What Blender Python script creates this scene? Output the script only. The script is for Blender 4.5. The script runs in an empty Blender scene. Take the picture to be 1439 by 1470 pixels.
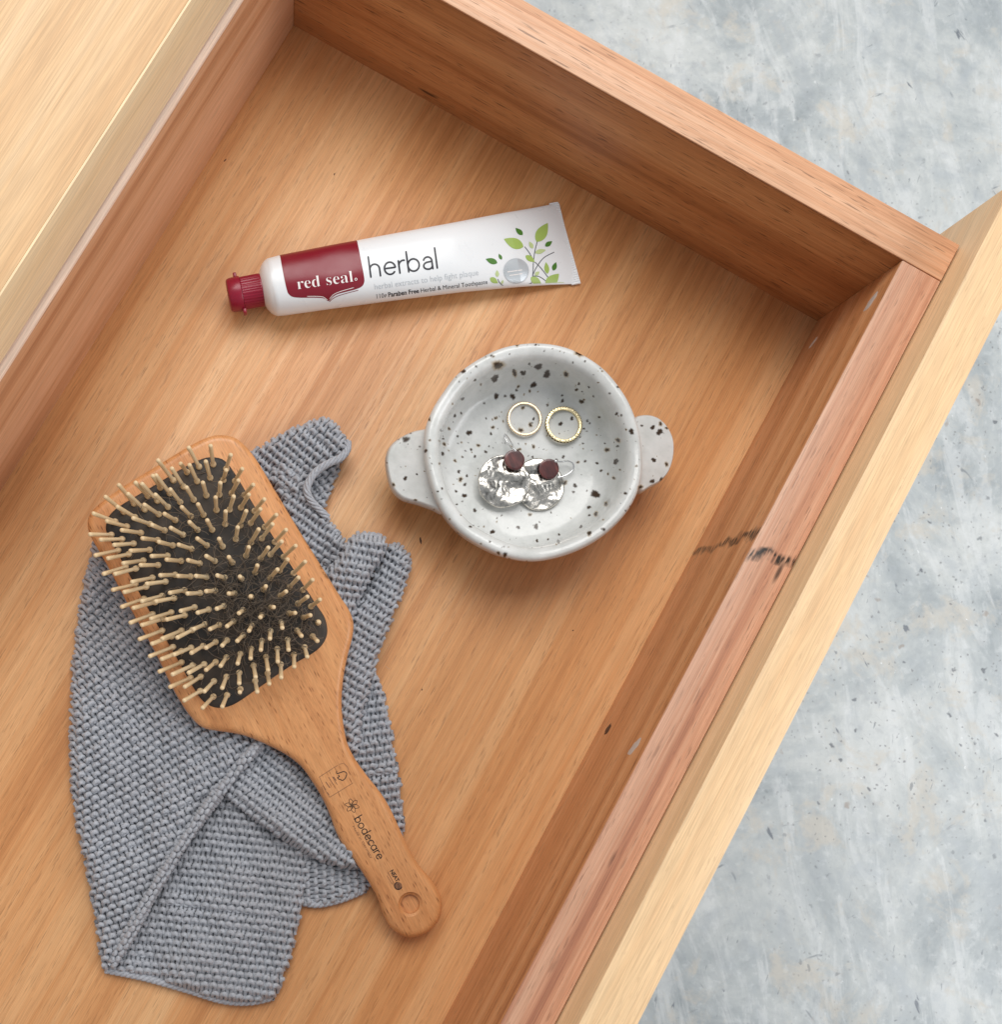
import bpy, bmesh, math, random
import numpy as np
from mathutils import Vector, Matrix, Euler, noise
random.seed(7)
S = bpy.context.scene
COL = S.collection
# ------------------------------------------------------------------ camera
PW, PH = 1439.0, 1470.0                       # size the picture was measured at
FPX = 1600.13; CX = PW/2-245.22; CY = PH/2+80.55
CAM_ROT = Euler((0.11955, -0.04321, 0.52189), 'XYZ')
CAM_LOC = Vector((-0.13158, -0.28569, 0.5076))
cd = bpy.data.cameras.new('camera'); cam = bpy.data.objects.new('camera', cd); COL.objects.link(cam)
cam.location = CAM_LOC; cam.rotation_euler = CAM_ROT
cd.sensor_fit = 'VERTICAL'; cd.sensor_height = 36; cd.sensor_width = 36
cd.lens = 36*FPX/PH; cd.shift_x = 245.22/PH; cd.shift_y = 80.55/PH
cd.clip_start = 0.02; cd.clip_end = 50
cd.dof.use_dof = True; cd.dof.focus_distance = 0.485; cd.dof.aperture_fstop = 40
S.camera = cam
RM = np.array(CAM_ROT.to_matrix()); CL = np.array(CAM_LOC)
# ------------------------------------------------------------------ light
w = bpy.data.worlds.new('World'); S.world = w; w.use_nodes = True
bg = w.node_tree.nodes['Background']; bg.inputs[0].default_value = (0.90, 0.95, 1.0, 1); bg.inputs[1].default_value = 0.37
def area(name, loc, target, sx, sy, power, col):
    l = bpy.data.lights.new(name, 'AREA'); l.shape = 'RECTANGLE'; l.size = sx; l.size_y = sy; l.energy = power; l.color = col
    o = bpy.data.objects.new(name, l); COL.objects.link(o); o.location = loc
    o.rotation_euler = (Vector(target)-Vector(loc)).to_track_quat('-Z', 'Y').to_euler()
    return o
area('window_light', (-0.75, 0.95, 2.0), (-0.1, -0.2, 0), 1.8, 1.4, 45, (1.0, 0.985, 0.955))
area('side_fill_light', (1.55, 0.25, 1.05), (-0.1, -0.2, 0), 1.2, 1.0, 18, (0.96, 0.98, 1.0))  # added fill lamp, brightens the bench edge and back board
S.view_settings.view_transform = 'Standard'; S.view_settings.look = 'None'
S.view_settings.exposure = 0.0; S.view_settings.gamma = 1.0
# ------------------------------------------------------------------ helpers
def ray(u, v):
    d = np.stack([(np.asarray(u, float)-CX)/FPX, -(np.asarray(v, float)-CY)/FPX, -np.ones_like(np.asarray(u, float))], -1)
    return d @ RM.T
def unp(u, v, z=0.0):
    """real point at height z (metres) measured at picture position u, v"""
    d = ray(u, v); t = (np.asarray(z, float)-CL[2])/d[..., 2]
    return CL + d*t[..., None]
def V(u, v, z=0.0): return Vector(unp(u, v, z))
def prj(P):
    q = (np.asarray(P, float)-CL) @ RM
    return CX-FPX*q[..., 0]/q[..., 2], CY+FPX*q[..., 1]/q[..., 2]
def mesh(name, verts, faces, mats=(), smooth=True):
    me = bpy.data.meshes.new(name)
    if isinstance(faces, np.ndarray):
        vs = np.asarray(verts, np.float32); n, k = faces.shape
        me.vertices.add(len(vs)); me.vertices.foreach_set('co', vs.ravel())
        me.loops.add(n*k); me.loops.foreach_set('vertex_index', faces.astype(np.int32).ravel())
        me.polygons.add(n); me.polygons.foreach_set('loop_start', np.arange(0, n*k, k, dtype=np.int32))
        me.update(calc_edges=True)
    else:
        me.from_pydata([tuple(x) for x in verts], [], [tuple(f) for f in faces]); me.update()
    if smooth: me.polygons.foreach_set('use_smooth', [True]*len(me.polygons))
    for m in (mats if isinstance(mats, (list, tuple)) else [mats]): me.materials.append(m)
    return me
def wloc(o):
    v = Vector((0, 0, 0))
    while o is not None: v += o.location; o = o.parent
    return v
def put(name, me, parent=None, loc=None):
    """link a mesh whose vertices are in world metres; local origin goes to loc / the parent's base"""
    o = bpy.data.objects.new(name, me); COL.objects.link(o)
    base = Vector(loc) if loc is not None else (wloc(parent) if parent else Vector((0, 0, 0)))
    if base.length: me.transform(Matrix.Translation(-base))
    if parent: o.parent = parent; o.location = base-wloc(parent)
    else: o.location = base
    return o
def thing(name, label, cat, loc, group=None):
    o = bpy.data.objects.new(name, None); COL.objects.link(o); o.location = loc; o.empty_display_size = 0.02
    o['label'] = label; o['category'] = cat
    if group: o['group'] = group
    return o
def sharp(me, ang=35):
    try: me.set_sharp_from_angle(angle=math.radians(ang))
    except Exception: pass
def box(x0, x1, y0, y1, z0, z1, bev=0.0008, seg=2):
    bm = bmesh.new()
    vs = [bm.verts.new((x, y, z)) for x in (x0, x1) for y in (y0, y1) for z in (z0, z1)]
    for f in ((0, 1, 3, 2), (4, 6, 7, 5), (0, 4, 5, 1), (2, 3, 7, 6), (0, 2, 6, 4), (1, 5, 7, 3)): bm.faces.new([vs[i] for i in f])
    bmesh.ops.recalc_face_normals(bm, faces=bm.faces)
    if bev: bmesh.ops.bevel(bm, geom=list(bm.edges), offset=bev, segments=seg, affect='EDGES', profile=0.5)
    me = bpy.data.meshes.new('box'); bm.to_mesh(me); bm.free()
    me.polygons.foreach_set('use_smooth', [True]*len(me.polygons)); sharp(me, 40)
    return me
def boxpart(name, mat, parent, *a, **k):
    me = box(*a, **k); me.name = name; me.materials.append(mat); return put(name, me, parent)
def crom(pts, n, closed=True):
    P = np.asarray(pts, float); m = len(P); out = []
    segs = m if closed else m-1
    for i in range(segs):
        if closed: p0, p1, p2, p3 = P[(i-1) % m], P[i], P[(i+1) % m], P[(i+2) % m]
        else: p0, p1, p2, p3 = P[max(i-1, 0)], P[i], P[i+1], P[min(i+2, m-1)]
        for k in range(n):
            t = k/n
            out.append(0.5*((2*p1)+(-p0+p2)*t+(2*p0-5*p1+4*p2-p3)*t*t+(-p0+3*p1-3*p2+p3)*t**3))
    if not closed: out.append(P[-1])
    return np.array(out)
def resample(P, n, closed=False):
    P = np.asarray(P, float)
    if closed: P = np.vstack([P, P[:1]])
    s = np.concatenate([[0], np.cumsum(np.linalg.norm(np.diff(P, axis=0), axis=1))])
    t = np.linspace(0, s[-1], n+1 if closed else n)
    if closed: t = t[:-1]
    return np.stack([np.interp(t, s, P[:, k]) for k in range(P.shape[1])], -1)
def tube(P, rad, sides=8, closed=False, caps=True):
    """sweep a round section along polyline P; returns verts, quad faces"""
    P = np.asarray(P, float); n = len(P); rad = np.broadcast_to(np.asarray(rad, float), (n,))
    T = np.roll(P, -1, 0)-np.roll(P, 1, 0) if closed else np.gradient(P, axis=0)
    T /= np.linalg.norm(T, axis=1)[:, None]+1e-12
    up = np.array([0, 0, 1.0])
    A = np.cross(T, up); bad = np.linalg.norm(A, axis=1) < 0.15; A[bad] = np.cross(T[bad], [1.0, 0.2, 0])
    A /= np.linalg.norm(A, axis=1)[:, None]; B = np.cross(A, T)
    th = np.linspace(0, 2*np.pi, sides, endpoint=False)
    R = P[:, None]+rad[:, None, None]*(A[:, None]*np.cos(th)[None, :, None]+B[:, None]*np.sin(th)[None, :, None])
    i = np.arange(n if closed else n-1)[:, None]; j = np.arange(sides)[None]
    i2 = (i+1) % n; j2 = (j+1) % sides
    F = np.stack([i*sides+j, i*sides+j2, i2*sides+j2, i2*sides+j], -1).reshape(-1, 4)
    return R.reshape(-1, 3), F
def cat(parts):
    vs, fs, k = [], [], 0
    for v, f in parts: vs.append(v); fs.append(f+k); k += len(v)
    return np.vstack(vs), np.vstack(fs)
def lathe(prof, n, c=(0, 0, 0)):
    prof = np.asarray(prof, float); th = np.linspace(0, 2*np.pi, n, endpoint=False)
    R = np.stack([prof[:, None, 0]*np.cos(th), prof[:, None, 0]*np.sin(th), np.repeat(prof[:, 1:2], n, 1)], -1)+np.array(c)
    m = len(prof); i = np.arange(m-1)[:, None]; j = np.arange(n)[None]; j2 = (j+1) % n
    F = np.stack([i*n+j, i*n+j2, (i+1)*n+j2, (i+1)*n+j], -1).reshape(-1, 4)
    return R.reshape(-1, 3), F
# ------------------------------------------------------------------ materials
class NT:
    def __init__(s, name):
        s.m = bpy.data.materials.new(name); s.m.use_nodes = True; s.t = s.m.node_tree; s.b = s.t.nodes['Principled BSDF']
    def n(s, typ, **k):
        x = s.t.nodes.new(typ)
        for a, b in k.items():
            if a in x.inputs.keys() if isinstance(a, str) else False: x.inputs[a].default_value = b
            else: setattr(x, a, b)
        return x
    def l(s, a, b): s.t.links.new(a, b)
    def coord(s, rotz=0.0, scale=(1, 1, 1), kind='Object', loc=(0, 0, 0)):
        tc = s.n('ShaderNodeTexCoord'); m1 = s.n('ShaderNodeMapping'); m1.inputs['Rotation'].default_value = (0, 0, rotz); m1.inputs['Location'].default_value = loc
        m2 = s.n('ShaderNodeMapping'); m2.inputs['Scale'].default_value = scale
        s.l(tc.outputs[kind], m1.inputs[0]); s.l(m1.outputs[0], m2.inputs[0]); return m2.outputs[0]
    def noise(s, vec, scale=1.0, detail=4, rough=0.55, dist=0.0):
        x = s.n('ShaderNodeTexNoise'); x.inputs['Scale'].default_value = scale; x.inputs['Detail'].default_value = detail
        x.inputs['Roughness'].default_value = rough; x.inputs['Distortion'].default_value = dist; s.l(vec, x.inputs['Vector']); return x.outputs[0]
    def ramp(s, fac, stops):
        x = s.n('ShaderNodeValToRGB'); e = x.color_ramp.elements
        while len(e) < len(stops): e.new(0.5)
        for k, (p, c) in enumerate(stops):
            e[k].position = p; e[k].color = tuple(c)+(1,) if len(c) == 3 else c
        s.l(fac, x.inputs[0]); return x.outputs[0]
    def lvl(s, fac, a, b, lo=0.0, hi=1.0):
        x = s.n('ShaderNodeMapRange'); x.inputs[1].default_value = a; x.inputs[2].default_value = b; x.inputs[3].default_value = lo; x.inputs[4].default_value = hi
        s.l(fac, x.inputs[0]); return x.outputs[0]
    def math(s, op, a, b):
        x = s.n('ShaderNodeMath'); x.operation = op
        for k, q in enumerate((a, b)):
            if hasattr(q, 'links'): s.l(q, x.inputs[k])
            else: x.inputs[k].default_value = q
        return x.outputs[0]
    def mix(s, fac, a, b, mode='MIX'):
        x = s.n('ShaderNodeMix'); x.data_type = 'RGBA'; x.blend_type = mode; x.clamp_factor = True
        for sock, q in ((x.inputs['Factor'], fac), (x.inputs[6], a), (x.inputs[7], b)):
            if hasattr(q, 'links'): s.l(q, sock)
            elif isinstance(q, (int, float)): sock.default_value = q
            else: sock.default_value = tuple(q)+(1,)
        return x.outputs[2]
    def bump(s, h, strength=0.3, dist=0.001, nrm=None):
        x = s.n('ShaderNodeBump'); x.inputs['Strength'].default_value = strength; x.inputs['Distance'].default_value = dist
        s.l(h, x.inputs['Height'])
        if nrm is not None: s.l(nrm, x.inputs['Normal'])
        return x.outputs[0]
    def done(s, col=None, rough=None, nrm=None, **k):
        if col is not None:
            if hasattr(col, 'links'): s.l(col, s.b.inputs['Base Color'])
            else: s.b.inputs['Base Color'].default_value = tuple(col)+(1,)
        if rough is not None:
            if hasattr(rough, 'links'): s.l(rough, s.b.inputs['Roughness'])
            else: s.b.inputs['Roughness'].default_value = rough
        if nrm is not None: s.l(nrm, s.b.inputs['Normal'])
        for a, b in k.items(): s.b.inputs[a.replace('_', ' ')].default_value = b
        return s.m
def srgb(r, g, b):
    f = lambda c: ((c/255+0.055)/1.055)**2.4 if c > 10 else c/3294.6
    return (f(r), f(g), f(b))
def wood(name, light, mid, dark, axis='y', rotz=0.0, band=28, streak=190, pores=1.0, knots=0.0, pore_len=14, pore_den=0.62, rough=0.42, seed=0.0, bandmix=1.0, stain=None, pore_w=900):
    """board: growth-ring bands, fine streaks, dark pores along the grain axis"""
    t = NT(name)
    def sc(across, along):
        return {'x': (along, across, across), 'y': (across, along, across)}[axis]
    L = (seed*1.7, seed*0.9, seed*0.31)
    v1 = t.coord(rotz, sc(band, 1.1), loc=L); n1 = t.noise(v1, 1, 3, 0.5, 0.6)
    v2 = t.coord(rotz, sc(streak, 3.5), loc=L); n2 = t.noise(v2, 1, 5, 0.65, 0.25)
    v3 = t.coord(rotz, sc(pore_w, pore_len), loc=L); n3 = t.noise(v3, 1, 2, 0.5)
    v4 = t.coord(rotz, sc(pore_w*2.2, 55), loc=L); n4 = t.noise(v4, 1, 2, 0.5)
    f = t.math('ADD', t.math('MULTIPLY', n1, 0.62*bandmix), t.math('MULTIPLY', n2, 1-0.62*bandmix))
    c = t.ramp(f, [(0.30, dark), (0.47, mid), (0.66, light)])
    fine = t.lvl(n4, 0.3, 0.7, 0.84, 1.11)
    c = t.mix(1.0, c, t.n('ShaderNodeCombineColor').outputs[0], 'MULTIPLY') if False else c
    vv = t.n('ShaderNodeVectorMath'); vv.operation = 'SCALE'; t.l(c, vv.inputs[0]); t.l(fine, vv.inputs[3]); c = vv.outputs[0]
    pm = t.lvl(n3, pore_den, pore_den+0.09, 0, pores)
    gate = t.lvl(n2, 0.35, 0.6, 0.25, 1.0)
    pm = t.math('MULTIPLY', pm, gate)
    dk = tuple(x*0.33 for x in dark)
    c = t.mix(pm, c, dk)
    if knots > 0:
        v5 = t.coord(rotz, sc(170, 34), loc=L); vo = t.n('ShaderNodeTexVoronoi'); vo.inputs['Scale'].default_value = 1; t.l(v5, vo.inputs['Vector'])
        sep = t.n('ShaderNodeSeparateColor'); t.l(vo.outputs['Color'], sep.inputs[0])
        pick = t.math('GREATER_THAN', sep.outputs[0], 1-knots)
        kd = t.math('MULTIPLY', t.lvl(vo.outputs['Distance'], 0.10, 0.22, 1, 0), pick)
        c = t.mix(t.math('MULTIPLY', kd, 0.85), c, tuple(x*0.12 for x in dark))
    if stain is not None:
        # one dark streaky mark crossing the board at a fixed place: across-grain line with along-grain smears
        tc = t.n('ShaderNodeTexCoord'); sp = t.n('ShaderNodeSeparateXYZ'); t.l(tc.outputs['Object'], sp.inputs[0])
        wob = t.noise(t.coord(0, (140, 140, 140)), 1, 2)
        yy = t.math('ADD', sp.outputs[1], t.math('MULTIPLY', t.math('SUBTRACT', wob, 0.5), 0.012))
        slope = t.math('MULTIPLY', sp.outputs[0], stain[1])
        dist = t.math('ABSOLUTE', t.math('SUBTRACT', t.math('ADD', yy, slope), stain[0]), 0)
        body = t.lvl(dist, 0.0006, 0.0030, 1, 0)
        sm = t.noise(t.coord(0, (900, 90, 900)), 1, 3)
        mk = t.math('MULTIPLY', body, t.lvl(sm, 0.40, 0.54, 0.22, 1))
        c = t.mix(mk, c, (0.02, 0.012, 0.008))
    hgt = t.math('SUBTRACT', t.math('MULTIPLY', n4, 0.5), pm)
    nr = t.bump(hgt, 0.22, 0.0004)
    return t.done(c, t.lvl(n2, 0.3, 0.7, rough+0.08, rough-0.05), nr)
W_BASE = wood('drawer_base_wood', srgb(230, 184, 134), srgb(210, 151, 98), srgb(174, 109, 58), 'y', band=30, streak=260, pores=0.40, pore_len=120, pore_den=0.585, rough=0.44, seed=1.3, pore_w=2100)
W_SIDE_SHADED = wood('side_shaded_wood', srgb(206, 150, 100), srgb(184, 124, 76), srgb(140, 84, 44), 'x', band=60, streak=360, pores=0.9, pore_len=85, pore_den=0.59, knots=0.05, seed=2.1, pore_w=1200)  # tone lowered for the shaded inner face, shade put into the colour
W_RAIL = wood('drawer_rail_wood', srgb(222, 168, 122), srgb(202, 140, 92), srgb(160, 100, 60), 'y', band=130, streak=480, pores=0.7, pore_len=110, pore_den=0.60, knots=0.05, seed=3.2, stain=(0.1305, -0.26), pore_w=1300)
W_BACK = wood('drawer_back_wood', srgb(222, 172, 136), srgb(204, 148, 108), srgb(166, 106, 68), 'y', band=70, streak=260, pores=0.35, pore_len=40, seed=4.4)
W_RAIL_LIT = wood('rail_lit_wood', srgb(228, 184, 154), srgb(202, 146, 116), srgb(142, 86, 66), 'y', band=170, streak=520, pores=0.4, pore_len=110, pore_den=0.60, knots=0.06, seed=9.2, stain=(0.1216, -0.26), pore_w=1300)  # paler, pinker copy of the rail wood, lit top painted in
W_SIDE_LIT = wood('side_lit_wood', srgb(234, 190, 156), srgb(216, 162, 124), srgb(176, 116, 82), 'x', band=120, streak=480, pores=0.7, pore_len=85, pore_den=0.60, knots=0.07, seed=9.9, pore_w=1200)  # paler copy of the side wood, light on the board top painted in
W_BACK_LIT = wood('back_lit_wood', srgb(252, 230, 212), srgb(248, 220, 198), srgb(234, 196, 170), 'y', band=70, streak=260, pores=0.1, pore_len=40, seed=9.4)  # bright light on the back board's top painted as pale wood
W_PINE = wood('pale_front_wood', srgb(244, 212, 170), srgb(236, 198, 152), srgb(222, 174, 126), 'y', band=30, streak=120, pores=0.18, pore_len=200, pore_den=0.62, rough=0.48, seed=5.0, bandmix=0.8)
W_TOP = wood('bench_top_wood', srgb(238, 204, 160), srgb(226, 184, 136), srgb(206, 156, 108), 'y', band=26, streak=90, pores=0.2, pore_len=25, rough=0.48, seed=6.1, bandmix=0.9)
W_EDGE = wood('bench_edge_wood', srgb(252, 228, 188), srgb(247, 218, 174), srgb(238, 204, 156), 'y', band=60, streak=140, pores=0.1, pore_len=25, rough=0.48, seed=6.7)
def concrete():
    t = NT('polished_concrete'); v = t.coord()
    a = t.noise(v, 7.0, 8, 0.70, 0.5); b = t.noise(v, 24, 7, 0.70, 0.4); d = t.noise(v, 2.2, 3, 0.5); e = t.noise(v, 110, 5, 0.65)
    sw = t.noise(t.coord(0.9, (9, 34, 20), loc=(0.4, 0.1, 0)), 1, 7, 0.68, 0.9)
    c = t.ramp(a, [(0.33, (0.31, 0.345, 0.365)), (0.44, (0.46, 0.495, 0.505)), (0.54, (0.59, 0.615, 0.61)), (0.68, (0.70, 0.72, 0.715))])
    c = t.mix(t.lvl(sw, 0.52, 0.60, 0, 0.45), c, (0.75, 0.77, 0.775))
    c = t.mix(t.lvl(sw, 0.46, 0.38, 0, 0.45), c, (0.42, 0.455, 0.48))
    c = t.mix(t.lvl(b, 0.53, 0.64, 0, 0.65), c, (0.62, 0.575, 0.50))
    c = t.mix(t.lvl(b, 0.45, 0.34, 0, 0.5), c, (0.45, 0.49, 0.52))
    c = t.mix(t.lvl(e, 0.54, 0.66, 0, 0.30), c, (0.36, 0.38, 0.40))
    c = t.mix(t.lvl(e, 0.44, 0.34, 0, 0.25), c, (0.80, 0.82, 0.83))
    for (rz, sx, sy, th, amt, sd) in ((0.5, 36, 150, 0.70, 0.9, 0.3), (-0.9, 26, 120, 0.71, 0.75, 1.7), (1.3, 60, 300, 0.70, 0.8, 2.9), (0.2, 14, 420, 0.73, 0.4, 4.1)):
        q = t.noise(t.coord(rz, (sx, sy, 60), loc=(sd, sd*2, 0)), 1, 3, 0.55, 0.5)
        gate = t.lvl(t.noise(t.coord(0, (9, 9, 9), loc=(sd, 0, 0)), 1, 3), 0.46, 0.56, 0, amt)
        c = t.mix(t.math('MULTIPLY', t.lvl(q, th-0.02, th+0.02, 0, 1), gate), c, (0.17, 0.19, 0.22))
    for (scl, keep, r, amt, colr) in ((95, 0.20, 0.16, 0.85, (0.14, 0.15, 0.17)), (260, 0.20, 0.22, 0.75, (0.20, 0.20, 0.21)), (150, 0.06, 0.12, 0.7, (0.88, 0.90, 0.91)), (60, 0.05, 0.16, 0.6, (0.30, 0.22, 0.17))):
        vo = t.n('ShaderNodeTexVoronoi'); vo.inputs['Scale'].default_value = scl
        dv = t.n('ShaderNodeVectorMath'); dv.operation = 'ADD'; t.l(v, dv.inputs[0])
        nz = t.n('ShaderNodeTexNoise'); nz.inputs['Scale'].default_value = scl*1.6; t.l(v, nz.inputs['Vector'])
        sc2 = t.n('ShaderNodeVectorMath'); sc2.operation = 'SCALE'; sc2.inputs[3].default_value = 0.9/scl; t.l(nz.outputs['Color'], sc2.inputs[0]); t.l(sc2.outputs[0], dv.inputs[1])
        t.l(dv.outputs[0], vo.inputs['Vector'])
        sep = t.n('ShaderNodeSeparateColor'); t.l(vo.outputs['Color'], sep.inputs[0])
        g = t.math('MULTIPLY', t.math('GREATER_THAN', sep.outputs[0], 1-keep), t.lvl(vo.outputs['Distance'], r*0.7, r*1.3, amt, 0))
        g = t.math('MULTIPLY', g, t.lvl(d, 0.42, 0.58, 0.1, 1))
        c = t.mix(g, c, colr)
    nr = t.bump(e, 0.15, 0.001)
    return t.done(c, t.lvl(b, 0.3, 0.7, 0.32, 0.5), nr)
M_CONC = concrete()
# ------------------------------------------------------------------ setting: floor
FZ = -0.40
fm = mesh('concrete_floor', [(-4, -4, FZ), (4, -4, FZ), (4, 4, FZ), (-4, 4, FZ)], [(0, 1, 2, 3)], M_CONC, False)
o = put('concrete_floor', fm); o['kind'] = 'structure'; o['label'] = 'pale blue grey polished concrete floor with dark specks'
# ------------------------------------------------------------------ vanity bench (the drawer pulls out from under its top)
H = 0.0751; D = 0.2912; T = 0.018; XB = -0.2934; Z1 = 0.0784; Z2 = 0.1138
ben = thing('wooden_vanity', 'pale timber vanity bench whose top overhangs the open drawer at upper left', 'bench', (-0.58, -0.3, FZ))
boxpart('bench_top', W_TOP, ben, -0.90, XB-0.001, -0.98, 0.40, Z1, Z2, bev=0.0002)
boxpart('edge_strip', W_EDGE, ben, XB-0.001, XB, -0.98, 0.40, Z1+0.0002, Z2-0.0001, bev=0.0002)
for y0, y1 in ((-0.70, -0.682), (0.082, 0.10)): boxpart('side_panel', W_TOP, ben, -0.89, -0.312, y0, y1, FZ, Z1-0.0005, bev=0.001)
boxpart('back_panel', W_TOP, ben, -0.895, -0.8905, -0.70, 0.10, FZ, Z1-0.0005, bev=0.0005)
boxpart('shelf', W_TOP, ben, -0.888, -0.314, -0.681, 0.081, -0.07, -0.052, bev=0.001)
# ------------------------------------------------------------------ drawer
dr = thing('drawer_box', 'open timber drawer of reddish boards with a pale front panel', 'drawer', (-D/2, -0.30, -0.012))
YE = -0.62
boxpart('drawer_base', W_BASE, dr, -D-0.008, 0.006, YE+0.004, 0.006, -0.009, 0.0, bev=0.0003)
sp_ = boxpart('side_panel', W_SIDE_SHADED, dr, -D-T, T, 0.0, T, -0.022, H-0.0011, bev=0.0002)
boxpart('lit_top_skin', W_SIDE_LIT, sp_, -D-T, T, 0.0, T, -0.001+H, H, bev=0.0004)  # thin skin added to carry the lit tone of the side board's top
boxpart('side_panel', W_SIDE_SHADED, dr, -D-T, T, YE-T, YE, -0.022, H, bev=0.0007)
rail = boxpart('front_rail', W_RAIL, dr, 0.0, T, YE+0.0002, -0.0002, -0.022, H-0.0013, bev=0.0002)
boxpart('lit_top_skin', W_RAIL_LIT, rail, 0.0, T, YE+0.0002, -0.0002, H-0.0012, H-0.0002, bev=0.0005)  # thin skin added to carry the lit tone of the rail's top
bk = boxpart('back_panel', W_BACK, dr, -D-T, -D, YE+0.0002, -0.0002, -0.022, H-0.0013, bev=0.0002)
boxpart('lit_top_skin', W_BACK_LIT, bk, -D-T, -D+0.0002, YE+0.0002, -0.0002, H-0.0012, H+0.0012, bev=0.0007)  # pale strip added for the light along the back board's top
boxpart('front_panel', W_PINE, dr, T+0.0007, T+0.0007+0.01916, YE-0.04, 0.0406, -0.05, 0.0945, bev=0.0009)
# patched nail holes on the rail's inner face, and flecks on the drawer base
M_FILL = NT('nail_hole_filler'); M_FILL = M_FILL.done((0.62, 0.55, 0.50), 0.7)
M_DARKMARK = NT('dark_wood_mark').done((0.09, 0.045, 0.025), 0.8)
def lens(cx, cy, cz, ax, bx, nrm, th, mat, name, parent, wob=0.2):
    """thin irregular lens lying on a surface: ax/bx are its half-axis vectors"""
    n = 20; rings = []
    ph = random.random()*6
    for r, hgt in ((1.0, -0.3), (0.85, 0.5), (0.5, 0.9)):
        rings.append([Vector((cx, cy, cz))+(Vector(ax)*math.cos(a)+Vector(bx)*math.sin(a))*r*(1+wob*math.sin(2*a+ph)+0.5*wob*math.sin(5*a+ph))+Vector(nrm)*th*hgt for a in np.linspace(0, 2*math.pi, n, endpoint=False)])
    vs = [v for q in rings for v in q]+[Vector((cx, cy, cz))+Vector(nrm)*th]
    fs = [(k*n+i, k*n+(i+1) % n, (k+1)*n+(i+1) % n, (k+1)*n+i) for k in range(2) for i in range(n)]+[(2*n+i, 2*n+(i+1) % n, 3*n) for i in range(n)]
    return put(name, mesh(name, vs, fs, mat), parent)
def on_rail(u, v):
    d = ray(u, v); t = (0.0-CL[0])/d[0]; return CL+d*t
for (u, v, l, wd, m) in ((1251, 433, 0.0045, 0.0016, M_FILL), (911, 1072, 0.0042, 0.0016, M_FILL), (873, 1047, 0.0036, 0.0011, M_DARKMARK), (1168, 492, 0.003, 0.0009, M_FILL)):
    p = on_rail(u, v); lens(p[0]-0.00002, p[1], p[2], (0, l*0.85, l*0.3), (0, -wd*0.1, wd*2.4), (-1, 0, 0), 0.00015, m, 'filled_nail_hole', rail)
for (u, v, a, b) in ((604, 776, 0.0017, 0.0005), (606, 990, 0.0004, 0.0003), (823, 905, 0.0004, 0.0003), (480, 250, 0.0006, 0.0003), (323, 230, 0.0009, 0.0003)):
    p = V(u, v, 0.0); dd = Vector((0.5, -0.86, 0)) if u == 604 else Vector((0, 1, 0))
    lens(p.x, p.y, 0.0, dd*a, Vector((dd.y, -dd.x, 0))*b, (0, 0, 1), 0.00012, M_DARKMARK, 'dark_fleck', dr)
# ------------------------------------------------------------------ speckled dish
def glaze():
    t = NT('speckled_glaze'); v = t.coord()
    a = t.noise(v, 70, 4, 0.6); b = t.noise(v, 420, 3, 0.6)
    c = t.ramp(a, [(0.30, (0.56, 0.57, 0.55)), (0.55, (0.68, 0.685, 0.67)), (0.75, (0.75, 0.75, 0.735))])
    c = t.mix(t.lvl(b, 0.56, 0.75, 0, 0.22), c, (0.42, 0.43, 0.42))
    at = t.n('ShaderNodeAttribute'); at.attribute_name = 'pigment'
    sep = t.n('ShaderNodeSeparateColor'); t.l(at.outputs['Color'], sep.inputs[0])
    c = t.mix(t.math('MULTIPLY', sep.outputs[2], 0.75), c, (0.34, 0.27, 0.21))          # bare clay at worn edges
    c = t.mix(t.math('MULTIPLY', sep.outputs[1], 0.8), c, (0.34, 0.22, 0.08))           # amber halo
    c = t.mix(sep.outputs[0], c, (0.042, 0.023, 0.011))                                 # iron spots
    nr = t.bump(a, 0.22, 0.0015)
    nr = t.bump(b, 0.10, 0.0002, nr)
    return t.done(c, t.lvl(a, 0.3, 0.7, 0.16, 0.26), nr, Coat_Weight=0.15, Coat_Roughness=0.06, Specular_IOR_Level=0.42)
M_GLAZE = glaze()
DC = unp(768.5, 652, 0.034); DCX, DCY = float(DC[0]), float(DC[1]); DR = 0.0462
dish = thing('speckled_dish', 'small white stoneware dish with brown speckles and two ear handles', 'dish', (DCX, DCY, 0))
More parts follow.
